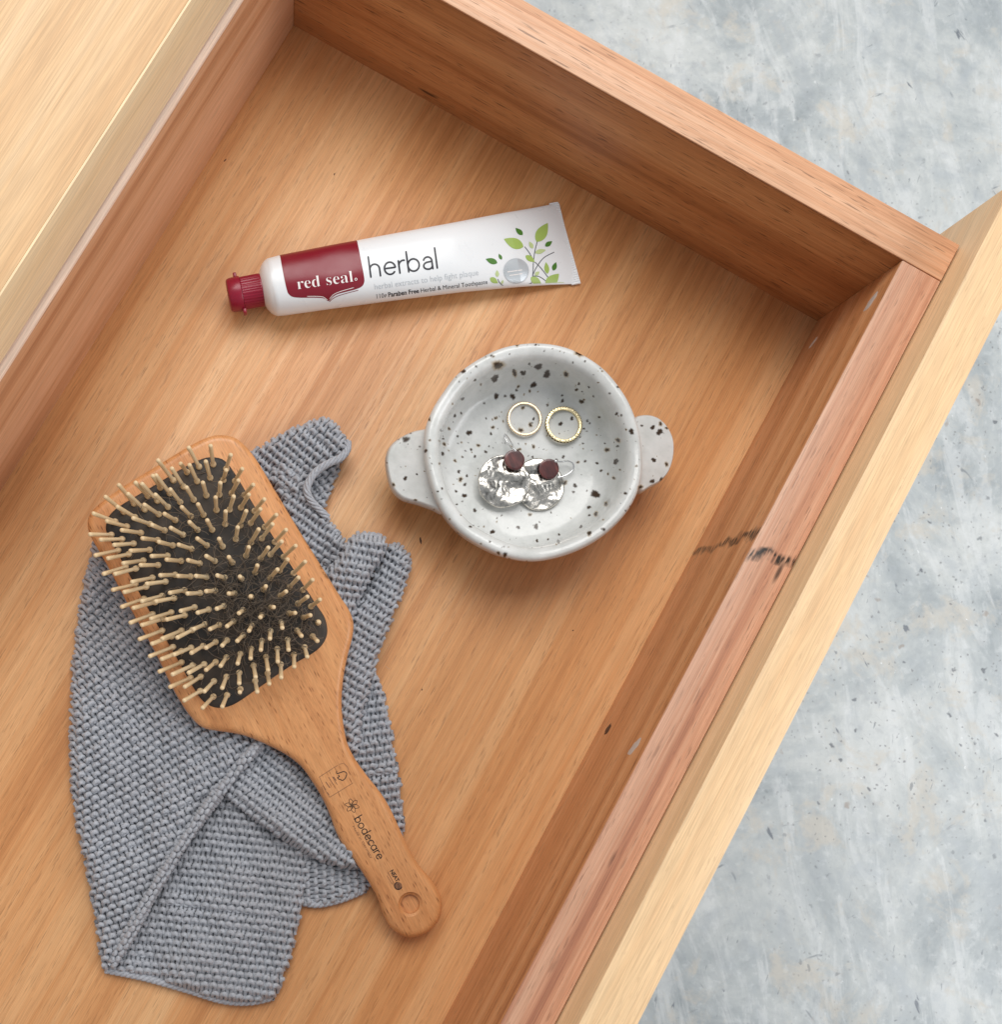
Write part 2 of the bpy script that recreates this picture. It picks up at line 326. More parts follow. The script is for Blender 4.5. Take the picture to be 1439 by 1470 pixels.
SPK = [(405,168,14),(573,145,17),(558,207,16),(647,172,8),(690,182,11),(763,152,15),(803,187,16),(893,187,9),(955,88,13),(740,237,13),(565,290,12),(642,292,12),(607,290,6),(668,245,5),(652,185,9),(660,262,6),(437,462,12),(383,478,5),(540,467,6),(965,316,10),(942,260,7),(953,232,6),(1000,248,5),(875,286,5),(1130,373,7),(1153,380,5),(1137,497,8),(1135,525,6),(1127,597,12),(1200,456,12),(1030,750,18),(1000,812,8),(1033,843,8),(935,710,9),(928,740,6),(887,697,8),(1080,797,7),(1070,915,8),(1003,932,9),(963,903,7),(857,973,8),(668,906,8),(547,927,10),(606,1035,10),(575,1027,6),(443,903,6),(590,850,4),(567,880,3),(535,973,5),(415,757,10),(417,705,7),(427,664,6),(376,737,6),(290,737,5),(465,573,6),(447,541,6),(420,547,4),(407,577,4),(298,607,4),(320,515,6),(315,490,5),(233,547,8),(250,400,5),(205,527,4),(140,493,14),(137,676,9),(82,706,6),(186,778,5),(200,435,3),(370,382,7),(400,370,5),(508,323,5),(465,215,6),(492,235,4),(470,150,5),(542,100,6),(790,78,4),(925,132,4),(1097,277,5),(690,345,6),(740,397,6),(725,425,7),(680,450,8),(867,420,9),(920,395,8),(805,333,5),(977,443,5),(1005,417,4),(740,527,6),(640,525,4),(675,540,5),(880,575,7),(848,590,6),(1075,512,4),(1058,640,6),(1090,655,4),(860,940,5),(723,846,6),(1300,437,10),(1337,420,7),(1305,590,10),(1298,690,10),(1340,680,8),(1365,610,7),(1365,440,5),(1242,717,8),(1195,810,5),(103,488,5)]
rng = np.random.default_rng(5)
SP = np.array(SPK, float); k = 440/1439
SP = np.stack([540+SP[:, 0]*k, 480+SP[:, 1]*k, SP[:, 2]*k*1.12], 1)
ext = np.stack([rng.uniform(555, 972, 420), rng.uniform(492, 808, 420), rng.exponential(0.62, 420)+0.45], 1); SP = np.vstack([SP, ext])
SPW = np.array([V(u, v, 0.02).to_tuple() for u, v, r in SP]); PXM = 1600.13/0.485
AMB = rng.random(len(SP)) < 0.35
def pigment(me, edge=None):
    """iron spots and halos as pigment: every spot keeps its own place, size and ragged outline on the clay"""
    n = len(me.vertices); co = np.empty(n*3, np.float32); me.vertices.foreach_get('co', co); co = co.reshape(-1, 3)
    nr = np.empty(n*3, np.float32); me.vertices.foreach_get('normal', nr); nr = nr.reshape(-1, 3)
    u, v = prj(co); out = np.zeros((n, 4), np.float32); out[:, 3] = 1
    up = nr[:, 2] > -0.2
    for k in range(len(SP)):
        d0 = np.where(up & (abs(u-SP[k, 0]) < 3.2*SP[k, 2]+1) & (abs(v-SP[k, 1]) < 3.2*SP[k, 2]+1))[0]
        if not len(d0): continue
        dx, dy = u[d0]-SP[k, 0], v[d0]-SP[k, 1]; a = np.arctan2(dy, dx); r = np.hypot(dx, dy)
        R = SP[k, 2]*(1+0.17*np.sin(2*a+1.7*k)+0.08*np.sin(3*a+k*2.1)+0.07*np.sin(5*a+2.3*k)+0.06*np.sin(9*a+k*k))
        s = np.clip((R-r)/(0.35*SP[k, 2]+0.25)+0.35, 0, 1)
        if SP[k, 2] < 1.2: s *= 0.75
        out[d0, 0] = np.maximum(out[d0, 0], s)
        if AMB[k]: out[d0, 1] = np.maximum(out[d0, 1], np.clip((1.75*R-r)/(0.6*R+0.2), 0, 1)*0.8)
    if edge is not None: out[:, 2] = edge
    a = me.color_attributes.new('pigment', 'FLOAT_COLOR', 'POINT'); a.data.foreach_set('color', out.ravel())
prof = [(0, 0.0012), (0.030, 0.0012), (0.0318, 0.0), (0.0345, 0.0), (0.0362, 0.0012), (0.0400, 0.0065), (0.0428, 0.0140), (0.0445, 0.0220), (0.0457, 0.0290), (0.0462, 0.0322), (0.0461, 0.0345), (0.0451, 0.0359), (0.0437, 0.0362), (0.0420, 0.0356), (0.0406, 0.0342), (0.0397, 0.0315), (0.0391, 0.0260), (0.0384, 0.0195), (0.0368, 0.0135), (0.0335, 0.0100), (0.0275, 0.0082), (0.018, 0.0074), (0.008, 0.0071), (0.0002, 0.0070)]
prof = resample(crom(prof, 8, False), 300)
bv, bf = lathe(prof, 760)
ang = np.arctan2(bv[:, 1], bv[:, 0]); rr = np.hypot(bv[:, 0], bv[:, 1])
RIM = crom([(540+a*440/1439, 480+b*440/1439) for a, b in ((740,42),(600,65),(480,120),(380,190),(310,280),(262,360),(233,440),(225,520),(233,620),(258,720),(300,820),(380,920),(480,990),(600,1045),(730,1065),(860,1045),(990,995),(1100,920),(1180,830),(1230,730),(1250,620),(1245,500),(1220,400),(1170,290),(1090,180),(1000,110),(880,58))], 6)
RW = unp(RIM[:, 0], RIM[:, 1], 0.034)-np.array([DCX, DCY, 0]); ra = np.arctan2(RW[:, 1], RW[:, 0]); rq = np.hypot(RW[:, 0], RW[:, 1]); oo = np.argsort(ra)
def rim_scale(a): return np.interp(a, ra[oo], rq[oo], period=2*np.pi)/0.0462
wob = 1+(rim_scale(ang)-1)*np.clip(rr/0.034, 0, 1)**1.5
thr = 1-0.03*np.sin(ang*1+0.5)*(bv[:, 2] > 0.02)*0.4
bv[:, 0] *= wob; bv[:, 1] *= wob; bv[:, 2] *= thr
bv[:, 2] += (0.0006*np.sin(3*ang+0.7)+0.0004*np.sin(5*ang+2)+0.0003*np.sin(8*ang))*np.clip((bv[:, 2]-0.02)/0.015, 0, 1)
edge = np.clip((rr-0.0450)/0.0012, 0, 1)*np.clip((bv[:, 2]-0.0335)/0.0015, 0, 1)*0.0
prog = np.repeat(np.linspace(0, 1, 300), 760)
edge = np.exp(-((rr-0.0455*wob)/0.0007)**2)*(prog < 0.6)*(bv[:, 2] > 0.005)*0.35+np.clip(1-bv[:, 2]/0.004, 0, 1)*(prog < 0.4)
bv += np.array([DCX, DCY, 0.0])
bm_ = mesh('dish_bowl', bv, bf, M_GLAZE); pigment(bm_, edge); put('dish_bowl', bm_, dish)
def slab(out, ztop, th, rt, rb, nb=6, cap_rings=0):
    """rounded slab from a closed outline (world xy), ztop(x,y)->z. Returns verts, faces(list), top ring"""
    P = np.asarray(out, float); n = len(P)
    tn = np.roll(P, -1, 0)-np.roll(P, 1, 0); tn /= np.linalg.norm(tn, axis=1)[:, None]
    area2 = np.sum(P[:, 0]*np.roll(P[:, 1], -1)-np.roll(P[:, 0], -1)*P[:, 1])
    nin = np.stack([-tn[:, 1], tn[:, 0]], 1)*(1 if area2 > 0 else -1)
    prof = [(rb*(1-math.sin(a)), -th+rb*(1-math.cos(a))) for a in np.linspace(0, math.pi/2, nb)]
    prof += [(rt*(1-math.cos(a)), -rt*(1-math.sin(a))) for a in np.linspace(0, math.pi/2, nb+2)]
    rings = []
    for ins, dz in prof:
        Q = P+nin*ins; rings.append(np.column_stack([Q, ztop(Q[:, 0], Q[:, 1])+dz]))
    vs = np.vstack(rings); m = len(rings)
    fs = [(i*n+j, i*n+(j+1) % n, (i+1)*n+(j+1) % n, (i+1)*n+j) for i in range(m-1) for j in range(n)]
    if area2 < 0: fs = [f[::-1] for f in fs]
    return vs, fs, m, n, area2
def ear(pts, z0, zt):
    P = resample(crom([tuple(unp(u, v, z0)[:2]) for u, v in pts], 10), 160, True)
    c = P.mean(0); d = np.array([DCX, DCY]); rad = np.linalg.norm(P-d, axis=1).max()
    # filled dome: rings shrink to the centroid so that spots have vertices to sit on
    vs = []; n = len(P); prof = [(0.80, -0.0085), (0.95, -0.0080), (0.99, -0.0062), (1.0, -0.0042), (0.99, -0.0022), (0.965, -0.0008), (0.93, 0.0)]
    prof += [(s, 0.0004*(1-s)) for s in np.linspace(0.915, 0.0, 60)]
    for s, dz in prof:
        Q = c+(P-c)*s; dd = np.linalg.norm(Q-d, axis=1)
        vs.append(np.column_stack([Q, zt+dz-0.22*(dd-DR)+0.0018*np.exp(-((dd-DR)/0.003))*(dd > 0.0455)]))
    m = len(vs); vs = np.vstack(vs); i = np.arange(m-1)[:, None]; j = np.arange(n)[None]
    F = np.stack([i*n+j, i*n+(j+1) % n, (i+1)*n+(j+1) % n, (i+1)*n+j], -1).reshape(-1, 4)
    a2 = np.sum(P[:, 0]*np.roll(P[:, 1], -1)-np.roll(P[:, 0], -1)*P[:, 1])
    if a2 < 0: F = F[:, ::-1]
    edge = np.concatenate([np.full(n, e) for e in [1, 1, 0.9, 0.75, 0.45, 0.12, 0]+[0]*60])
    me = mesh('ear_handle', vs, F, M_GLAZE); pigment(me, edge); put('ear_handle', me, dish)
ear([(625, 622), (601, 618), (579, 625), (561, 638), (554, 656), (556, 679), (563, 701), (577, 716), (600, 724), (622, 733), (634, 739), (644, 728), (636, 700), (630, 660)], 0.0250, 0.0295)
ear([(907, 605), (921, 596), (941, 597), (957, 608), (968, 628), (969, 652), (962, 676), (949, 692), (931, 702), (916, 709), (906, 690), (905, 640)], 0.0250, 0.0295)
# ------------------------------------------------------------------ jewellery in the dish
def metal(name, col, rough, bumpy=0.0, scale=300):
    t = NT(name); nr = None
    if bumpy: nr = t.bump(t.noise(t.coord(), scale, 3, 0.6), bumpy, 0.0006)
    return t.done(col, rough, nr, Metallic=1.0)
M_ROSE = metal('rose_gold', (0.93, 0.77, 0.56), 0.32); M_GOLD = metal('yellow_gold', (0.94, 0.80, 0.50), 0.36)
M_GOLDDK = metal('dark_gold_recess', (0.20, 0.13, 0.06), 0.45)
M_SILV = NT('crumpled_silver')
_v = M_SILV.coord(); _a = M_SILV.noise(_v, 190, 4, 0.65, 0.8); _b = M_SILV.noise(_v, 520, 4, 0.6, 0.5)
M_SILV = M_SILV.done(M_SILV.ramp(_a, [(0.36, (0.24, 0.23, 0.21)), (0.44, (0.50, 0.48, 0.45)), (0.53, (0.66, 0.62, 0.56)), (0.72, (0.76, 0.73, 0.69))]), M_SILV.lvl(_b, 0.3, 0.7, 0.20, 0.34), M_SILV.bump(_a, 0.20, 0.0010, M_SILV.bump(_b, 0.08, 0.0004)), Metallic=1.0)  # dark and pale blotches in the colour stand in for mirrored surroundings
M_WIRE = metal('silver_wire', (0.85, 0.85, 0.86), 0.18)
def floor_z(x, y):
    r = math.hypot(x-DCX, y-DCY); return float(np.interp(r, [0, 0.008, 0.018, 0.027, 0.033], [0.0070, 0.0071, 0.0074, 0.0080, 0.0096]))
def ring_band(c, ri, ro, hgt, mat, nm, parent):
    p = [(ri, 0.15), (ri-0.00008, 0.5), (ri, 0.85), (ri+0.0002, 1.0), (ro-0.0002, 1.0), (ro, 0.85), (ro, 0.15), (ro-0.0002, 0), (ri+0.0002, 0), (ri, 0.15)]
    v, f = lathe([(r, z*hgt) for r, z in p], 128, c); me = mesh(nm, v, f[:, ::-1], mat); sharp(me, 50); return put(nm, me, parent)
def balls(cs, r, nm, mat, parent):
    pv, pf = lathe([(r*math.sin(a)+1e-6, -r*math.cos(a)) for a in np.linspace(0, math.pi, 7)], 8)
    v, f = cat([(pv+np.array(c), pf) for c in cs]); o = put(nm, mesh(nm, v, f, mat), parent); o['kind'] = 'stuff'; return o
zr = 0.0084
c1 = V(753.3, 601.3, zr+0.001); r1 = thing('rose_gold_ring', 'thin rose gold ring with a beaded rim, left ring in the dish', 'ring', (c1.x, c1.y, zr))
ring_band((c1.x, c1.y, zr), 0.00695, 0.00785, 0.0016, M_ROSE, 'band', r1)
balls([(c1.x+0.00798*math.cos(a), c1.y+0.00798*math.sin(a), zr+0.0010) for a in np.linspace(0, 2*math.pi, 46, endpoint=False)], 0.00040, 'beaded_rim', M_ROSE, r1)
zr = 0.0090
c2 = V(809.5, 609.8, zr+0.001); r2 = thing('yellow_gold_ring', 'yellow gold ring with a scalloped notched rim, right ring in the dish', 'ring', (c2.x, c2.y, zr))
nn = 36*8; th = np.linspace(0, 2*np.pi, nn, endpoint=False)
sc_ = 0.00808+0.00050*np.abs(np.sin(th*18))**0.7
rings_ = [(np.full(nn, 0.00700), 0.0003), (np.full(nn, 0.00690), 0.0010), (np.full(nn, 0.00700), 0.0017), (np.full(nn, 0.00720), 0.0019), (sc_-0.00012, 0.0019), (sc_, 0.0018), (sc_, 0.0003), (sc_-0.0002, 0.0001), (np.full(nn, 0.00720), 0.0001), (np.full(nn, 0.00700), 0.0003)]
vs = np.vstack([np.stack([c2.x+r*np.cos(th), c2.y+r*np.sin(th), np.full(nn, zr+z)], 1) for r, z in rings_])
i = np.arange(len(rings_)-1)[:, None]; j = np.arange(nn)[None]
fs = np.stack([i*nn+j, (i+1)*nn+j, (i+1)*nn+(j+1) % nn, i*nn+(j+1) % nn], -1).reshape(-1, 4)
me = mesh('band', vs, fs, M_GOLD); sharp(me, 45); put('band', me, r2)
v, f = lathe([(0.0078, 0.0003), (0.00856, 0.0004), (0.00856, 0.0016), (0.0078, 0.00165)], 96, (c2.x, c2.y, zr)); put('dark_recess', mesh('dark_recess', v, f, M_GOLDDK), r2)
def woodchip():
    t = NT('dark_red_wood'); v = t.coord(0.6, (90, 500, 90)); a = t.noise(v, 1, 4, 0.6)
    c = t.ramp(a, [(0.3, (0.035, 0.009, 0.010)), (0.5, (0.085, 0.020, 0.020)), (0.72, (0.18, 0.045, 0.036))]); return t.done(c, 0.30, t.bump(a, 0.2, 0.0003), Coat_Weight=0.4, Coat_Roughness=0.15)
M_CHIP = woodchip()
def disc(cx, cy, cz, r, th, tilt, mat, name, parent, bumps=0.0, seed=0, elong=(1, 1), rot=0.0, nr_=40):
    prof = [(0.0001, -th)]+[(r*0.97, -th), (r, -th*0.6), (r, -th*0.35), (r*0.975, -0.00005)]+[(r*s, 0.0) for s in np.linspace(0.95, 0.003, nr_)]
    v, f = lathe(prof, 120); a = np.arctan2(v[:, 1], v[:, 0])
    v[:, :2] *= (1+0.018*np.sin(2*a+seed)+0.014*np.sin(3*a+seed*2)+0.008*np.sin(7*a+seed))[:, None]
    v[:, 0] *= elong[0]; v[:, 1] *= elong[1]
    if bumps:
        for q in range(len(v)):
            x = Vector((v[q, 0]*150+seed*9, v[q, 1]*130, seed)); n1 = noise.noise(x); n2 = noise.noise(x*2.7)
            x3 = Vector((v[q, 0]*75-seed*3, v[q, 1]*160, seed)); v[q, 2] += bumps*(1.1*noise.noise(x3)+0.5*n1+0.30*abs(n2)-0.12)
    M = (Matrix.Translation((cx, cy, cz)) @ Euler(tilt).to_matrix().to_4x4() @ Matrix.Rotation(rot, 4, 'Z'))
    me = mesh(name, v, f, mat); me.transform(M); sharp(me, 55); return put(name, me, parent)
def earring(label, cd_, cw, zc, zw, rd, el, seed, wire, tilt):
    e = thing('drop_earring', label, 'earring', (cd_.x, cd_.y, floor_z(cd_.x, cd_.y)), 'silver earrings lying in the dish')
    disc(cd_.x, cd_.y, zc, rd, 0.0010, tilt, M_SILV, 'silver_disc', e, 0.0013, seed, el, 0.5)
    disc(cw.x, cw.y, zw, 0.0047, 0.0011, (tilt[0], tilt[1], 0), M_CHIP, 'wooden_disc', e, 0.0, seed+1, (1, 1), 0, 6)
    P = crom([V(u, v, z) for u, v, z in wire], 8, False); v, f = tube(P, 0.00036, 8); put('hook_wire', mesh('hook_wire', v, f, M_WIRE), e)
    b = wire[0]; c = V(b[0], b[1], b[2]); pv, pf = lathe([(0.0008*math.sin(a)+1e-6, -0.0008*math.cos(a)) for a in np.linspace(0, math.pi, 8)], 12, c); put('wire_bead', mesh('wire_bead', pv, pf, M_WIRE), e)
earring('crumpled silver disc earring lying underneath, its hook wire pointing right', V(774, 696, 0.009), V(787.5, 674, 0.0108), 0.0102, 0.0124, 0.0117, (1.0, 1.02), 4.2,
        [(798, 662, 0.0122), (806, 663, 0.0118), (816, 662, 0.0112), (823, 666, 0.0108), (823, 674, 0.0104), (815, 681, 0.0102), (804, 685, 0.0098), (797, 684, 0.0094)], (0.03, 0.05, 0.3))
earring('crumpled silver disc earring lying on top, its hook wire pointing up', V(723, 692, 0.0108), V(738, 661.3, 0.0132), 0.0126, 0.0152, 0.0120, (1.0, 1.03), 1.1,
        [(739.5, 646.5, 0.0150), (737, 641, 0.0142), (732, 632, 0.0125), (728, 626, 0.0108), (725.5, 623.5, 0.0096), (724.5, 626, 0.0090), (728, 634, 0.0094), (734, 643, 0.0110), (737, 648, 0.0125)], (-0.02, 0.05, 0.0))
# ------------------------------------------------------------------ print helpers
def refine(P, faces, L=2.0):
    bm = bmesh.new(); vs = [bm.verts.new((p[0], p[1], 0)) for p in P]
    for f in faces:
        try: bm.faces.new([vs[i] for i in f])
        except ValueError: pass
    bmesh.ops.triangulate(bm, faces=list(bm.faces))
    for _ in range(4):
        e = [x for x in bm.edges if x.calc_length() > L]
        if not e: break
        bmesh.ops.subdivide_edges(bm, edges=e, cuts=1)
        bmesh.ops.triangulate(bm, faces=[f for f in bm.faces if len(f.verts) > 3])
    bm.verts.index_update(); P = np.array([v.co[:2] for v in bm.verts]); F = [tuple(v.index for v in f.verts) for f in bm.faces]; bm.free()
    return P, F
def poly_decal(P, faces, surf, mat, name, parent, lift=0.00012, clamp=None):
    """P: picture-measured 2-D print; laid on the real surface surf(x, y) -> z"""
    P, faces = refine(P, faces); P = np.asarray(P, float); z = np.full(len(P), 0.012)
    for _ in range(7): W = unp(P[:, 0], P[:, 1], z); z = surf(W[:, 0], W[:, 1])+lift
    W = unp(P[:, 0], P[:, 1], z)
    if surf is tube_top: W = tube_clamp(W); z = surf(W[:, 0], W[:, 1])+lift
    W[:, 2] = z
    me = mesh(name, W, faces, mat, False); return put(name, me, parent)
def ribbon(P, wd):
    P = np.asarray(P, float); T = np.gradient(P, axis=0); T /= np.linalg.norm(T, axis=1)[:, None]+1e-9
    N = np.stack([-T[:, 1], T[:, 0]], 1); wd = np.broadcast_to(np.asarray(wd, float), (len(P),))[:, None]/2
    n = len(P); V_ = np.vstack([P+N*wd, P-N*wd]); F = [(i, i+1, n+i+1, n+i) for i in range(n-1)]
    # round ends
    for e, s in ((0, 1), (n-1, -1)):
        c0 = len(V_); a0 = math.atan2(N[e, 1], N[e, 0])*1.0
        arc = [P[e]+wd[e, 0]*np.array([math.cos(a0+s*q), math.sin(a0+s*q)]) for q in np.linspace(0, math.pi, 7)]
        V_ = np.vstack([V_, arc]); F.append(tuple(range(c0, c0+7)))
    return V_, F
def merge2(parts):
    vs, fs, k = [], [], 0
    for v, f in parts: vs.append(np.asarray(v)); fs += [tuple(i+k for i in q) for q in f]; k += len(v)
    return np.vstack(vs), fs
def arc(cx, cy, rx, ry, a0, a1, n=18): return [(cx+rx*math.cos(math.radians(a)), cy+ry*math.sin(math.radians(a))) for a in np.linspace(a0, a1, n)]
def ln(*p): return [q for a, b in zip(p[:-1], p[1:]) for q in [tuple(np.array(a)+(np.array(b)-np.array(a))*t) for t in np.linspace(0, 1, 5)]]
GL = {'h': ([ln((0, 0), (0, 1.65)), arc(.36, .60, .36, .40, 180, 0)+ln((.72, .58), (.72, 0))], 1.06),
      'e': ([ln((.03, .52), (.83, .52))+arc(.43, .5, .41, .5, 3, 318, 26)], 1.12), 'r': ([ln((0, 0), (0, 1)), arc(.36, .58, .36, .42, 180, 78)], .66),
      'b': ([ln((0, 0), (0, 1.65)), arc(.42, .5, .42, .5, 0, 360, 30)], 1.14), 'l': ([ln((0, 0), (0, 1.65))], .36),
      'a': ([arc(.36, .67, .31, .33, 160, 0, 14)+ln((.67, .64), (.67, 0)), ln((.67, .60), (.36, .58))+arc(.36, .29, .34, .29, 90, 270)+arc(.38, .29, .29, .29, 270, 350, 8)], 1.0),
      'q': ([arc(.42, .5, .42, .5, 0, 360, 30), ln((.84, 1), (.84, 0))], 1.18), 'o': ([arc(.45, .5, .45, .5, 0, 360, 30)], 1.20),
      'd': ([arc(.42, .5, .42, .5, 0, 360, 30), ln((.84, 0), (.84, 1.6))], 1.18), 'c': ([arc(.45, .5, .45, .5, 48, 312, 24)], .98)}
def strokes(txt, o, e, xh, wd, fit=None, slant=0):
    """stroke lettering along baseline o -> e (picture px), x-height xh, stroke wd"""
    o = np.array(o, float); e = np.array(e, float); d = (e-o)/np.linalg.norm(e-o); up = np.array([d[1], -d[0]])
    x = 0; L = []
    for ch in txt:
        st, adv = GL[ch]
        for s in st: L.append(np.array(s)+[x, 0])
        x += adv
    tot = max(l[:, 0].max() for l in L); kx = np.linalg.norm(e-o)/tot
    return merge2([ribbon(o+l[:, :1]*kx*d+l[:, 1:]*xh*up, wd) for l in L])
def typed(txt, o, e, size=None, bold=0.0):
    """small type from Blender's built-in face, fitted between o and e (picture px)"""
    cu = bpy.data.curves.new('type', 'FONT'); cu.body = txt; cu.size = 1.0; cu.offset = bold; cu.resolution_u = 3
    ob = bpy.data.objects.new('type', cu); COL.objects.link(ob); dg = bpy.context.evaluated_depsgraph_get(); dg.update()
    me = bpy.data.meshes.new_from_object(ob.evaluated_get(dg)); bpy.data.objects.remove(ob); bpy.data.curves.remove(cu)
    P = np.array([v.co[:2] for v in me.vertices]); F = [tuple(p.vertices) for p in me.polygons]; bpy.data.meshes.remove(me)
    o = np.array(o, float); e = np.array(e, float); L = np.linalg.norm(e-o); d = (e-o)/L; up = np.array([d[1], -d[0]])
    kx = L/P[:, 0].max(); ky = kx if size is None else size
    return o+P[:, :1]*kx*d+P[:, 1:]*ky*up, F
# ------------------------------------------------------------------ toothpaste tube
def plain(name, col, rough, **k):
    t = NT(name); a = t.noise(t.coord(), 120, 3); return t.done(col, t.lvl(a, 0.3, 0.7, rough-0.04, rough+0.05), None, **k)
M_TUBE = plain('white_tube_plastic', (0.80, 0.82, 0.84), 0.30); M_RED = plain('dark_red_print', (0.215, 0.007, 0.020), 0.34); M_CAP = plain('red_cap_plastic', (0.27, 0.006, 0.028), 0.34)
M_INK = plain('black_print', (0.02, 0.02, 0.028), 0.4); M_GREY = plain('grey_print', (0.52, 0.55, 0.58), 0.35); M_WPRINT = plain('white_print', (0.86, 0.82, 0.80), 0.35)
M_LEAF = plain('light_green_print', (0.36, 0.50, 0.12), 0.35); M_LEAF2 = plain('pale_green_print', (0.52, 0.62, 0.30), 0.35); M_LEAF3 = plain('dark_green_print', (0.07, 0.20, 0.03), 0.35); M_STEM = plain('stem_print', (0.10, 0.11, 0.12), 0.35)
M_SEAL = plain('silver_foil_print', (0.55, 0.59, 0.62), 0.3, Metallic=0.35)
A0 = unp(391, 413, 0.0115); A1 = unp(818, 346.5, 0.003); ax = A1-A0; ax[2] = 0; LB = float(np.linalg.norm(ax)); ax /= LB; an = np.array([-ax[1], ax[0], 0])
def tube_w(s): return np.interp(s, [0, 0.03, 0.3, 0.6, 0.9, 1.0], [0.0132, 0.0136, 0.0150, 0.0167, 0.0194, 0.0206])
def tube_h(s): return np.interp(s, [0, 0.05, 0.2, 0.4, 0.6, 0.8, 0.93, 1.0], [0.0116, 0.0117, 0.0112, 0.0098, 0.0080, 0.0052, 0.0022, 0.0006])
def tube_top(x, y):
    d = np.stack([x-A0[0], y-A0[1]], -1); s = np.clip((d@ax[:2])/LB, 0, 1); t = d@an[:2]; w_ = tube_w(s); q = np.clip(np.abs(t)/w_, 0, 0.985)
    return tube_h(s)*(1+(1-q**2.3)**(1/2.0))+0.0002+dent(s, t)
def dent(s, t):
    return -0.0006*np.exp(-((s-0.45)/0.05)**2-((t+0.003-0.05*(s-0.45))/0.005)**2)-0.0005*np.exp(-((s-0.86)/0.03)**2-((t-0.006)/0.008)**2)-0.0009*np.exp(-((s-0.20)/0.06)**2-((t-0.004)/0.006)**2)-0.0006*np.exp(-((s-0.72)/0.12)**2-((t+0.002)/0.008)**2)
def tube_clamp(W):
    d = W[:, :2]-A0[:2]; s = (d@ax[:2])/LB; t = d@an[:2]; lim = 0.965*tube_w(np.clip(s, 0, 1)); t2 = np.clip(t, -lim, lim)
    W = W.copy(); W[:, :2] += np.outer(t2-t, an[:2]); return W
tp = thing('toothpaste_tube', 'white herbal toothpaste tube with a dark red label and red flip cap', 'toothpaste', (float(A0[0]+ax[0]*LB/2), float(A0[1]+ax[1]*LB/2), 0))
ns, na = 90, 112; ss = np.linspace(0, 1, ns)**1.0; rows = []
for s, k in ((-0.036, 0.48), (-0.034, 0.55), (-0.028, 0.72), (-0.018, 0.88), (-0.009, 0.965), (-0.003, 0.995)):
    th = np.linspace(0, 2*np.pi, na, endpoint=False); rows.append(A0[None]*[1, 1, 0]+ax*(s*LB)+an*(0.0131*k*np.cos(th))[:, None]+np.array([0, 0, 1])*(0.0118+0.0116*k*np.sin(th))[:, None])
for s in ss:
    th = np.linspace(0, 2*np.pi, na, endpoint=False); c, sn = np.cos(th), np.sin(th)
    t = tube_w(s)*np.sign(c)*np.abs(c)**0.9; q = np.clip(np.abs(t)/tube_w(s), 0, 1); zz = (1-q**2.3)**0.5*np.sign(sn)*tube_h(s)+tube_h(s)+0.0002
    zz = zz+np.where(sn > 0, dent(s, t)*np.clip(sn*2, 0, 1), 0)
    rows.append(A0[None]*[1, 1, 0]+ax*(s*LB)+an*t[:, None]+np.array([0, 0, 1])*zz[:, None])
R_ = np.vstack(rows); m = len(rows); i = np.arange(m-1)[:, None]; j = np.arange(na)[None]
F_ = np.stack([i*na+j, i*na+(j+1) % na, (i+1)*na+(j+1) % na, (i+1)*na+j], -1).reshape(-1, 4)
body = put('tube_body', mesh('tube_body', R_, F_, M_TUBE), tp)
# crimped end: flat strip with fine cross ridges
nc, nl = 150, 7; vs = []
for iz in (1, -1):
    for a in np.linspace(0, 1, nl):
        t = np.linspace(0.0209, -0.0208, nc); rg = 0.00016*np.sign(np.sin(t*2*np.pi/0.00115))*(0.15 < a < 0.95)
        off = 0.972+a*0.030+(-t/0.0186)*0.0055
        vs.append(A0[None]*[1, 1, 0]+ax*(off*LB)[:, None]+an*t[:, None]+np.array([0, 0, 1])*(0.0011+iz*(0.00045+rg))[:, None])
vs = np.vstack(vs); fs = []
for a in range(nl-1):
    for b in range(nc-1):
        fs.append((a*nc+b, a*nc+b+1, (a+1)*nc+b+1, (a+1)*nc+b)); o2 = nl*nc; fs.append((o2+a*nc+b, o2+(a+1)*nc+b, o2+(a+1)*nc+b+1, o2+a*nc+b+1))
o2 = nl*nc
for b in range(nc-1):
    fs.append((b, o2+b, o2+b+1, b+1)); k1 = (nl-1)*nc; fs.append((k1+b, k1+b+1, o2+k1+b+1, o2+k1+b))
for a in range(nl-1):
    fs.append((a*nc, (a+1)*nc, o2+(a+1)*nc, o2+a*nc)); q = nc-1; fs.append((a*nc+q, o2+a*nc+q, o2+(a+1)*nc+q, (a+1)*nc+q))
me = mesh('crimp', vs, fs, M_TUBE); sharp(me, 30); put('crimp', me, tp)
# cap: ribbed collar, wider lid, hinge tab
zc_ = 0.0112
def capring(s, r, ribs=0.0, n=144):
    th = np.linspace(0, 2*np.pi, n, endpoint=False); rr = r+ribs*np.sign(np.sin(th*36)); return A0[None]*[1, 1, 0]+ax*s+an*(rr*np.cos(th))[:, None]+np.array([0, 0, 1])*(zc_+rr*np.sin(th))[:, None]
def capmesh(prof, name, parent, n=144):
    v = np.vstack([capring(s, r, rb, n) for s, r, rb in prof]); m = len(prof); i = np.arange(m-1)[:, None]; j = np.arange(n)[None]
    f = np.stack([i*n+j, (i+1)*n+j, (i+1)*n+(j+1) % n, i*n+(j+1) % n], -1).reshape(-1, 4); me = mesh(name, v, f, M_CAP); sharp(me, 40); return put(name, me, parent)
s0 = -0.036*LB+0.0004
cap = capmesh([(s0+0.0006, 0.0055, 0), (s0+0.0002, 0.0073, 0), (s0-0.0004, 0.0075, 0), (s0-0.0008, 0.0074, 0.00012), (s0-0.0090, 0.0073, 0.00012), (s0-0.0094, 0.0074, 0), (s0-0.0096, 0.0068, 0)], 'cap', tp)
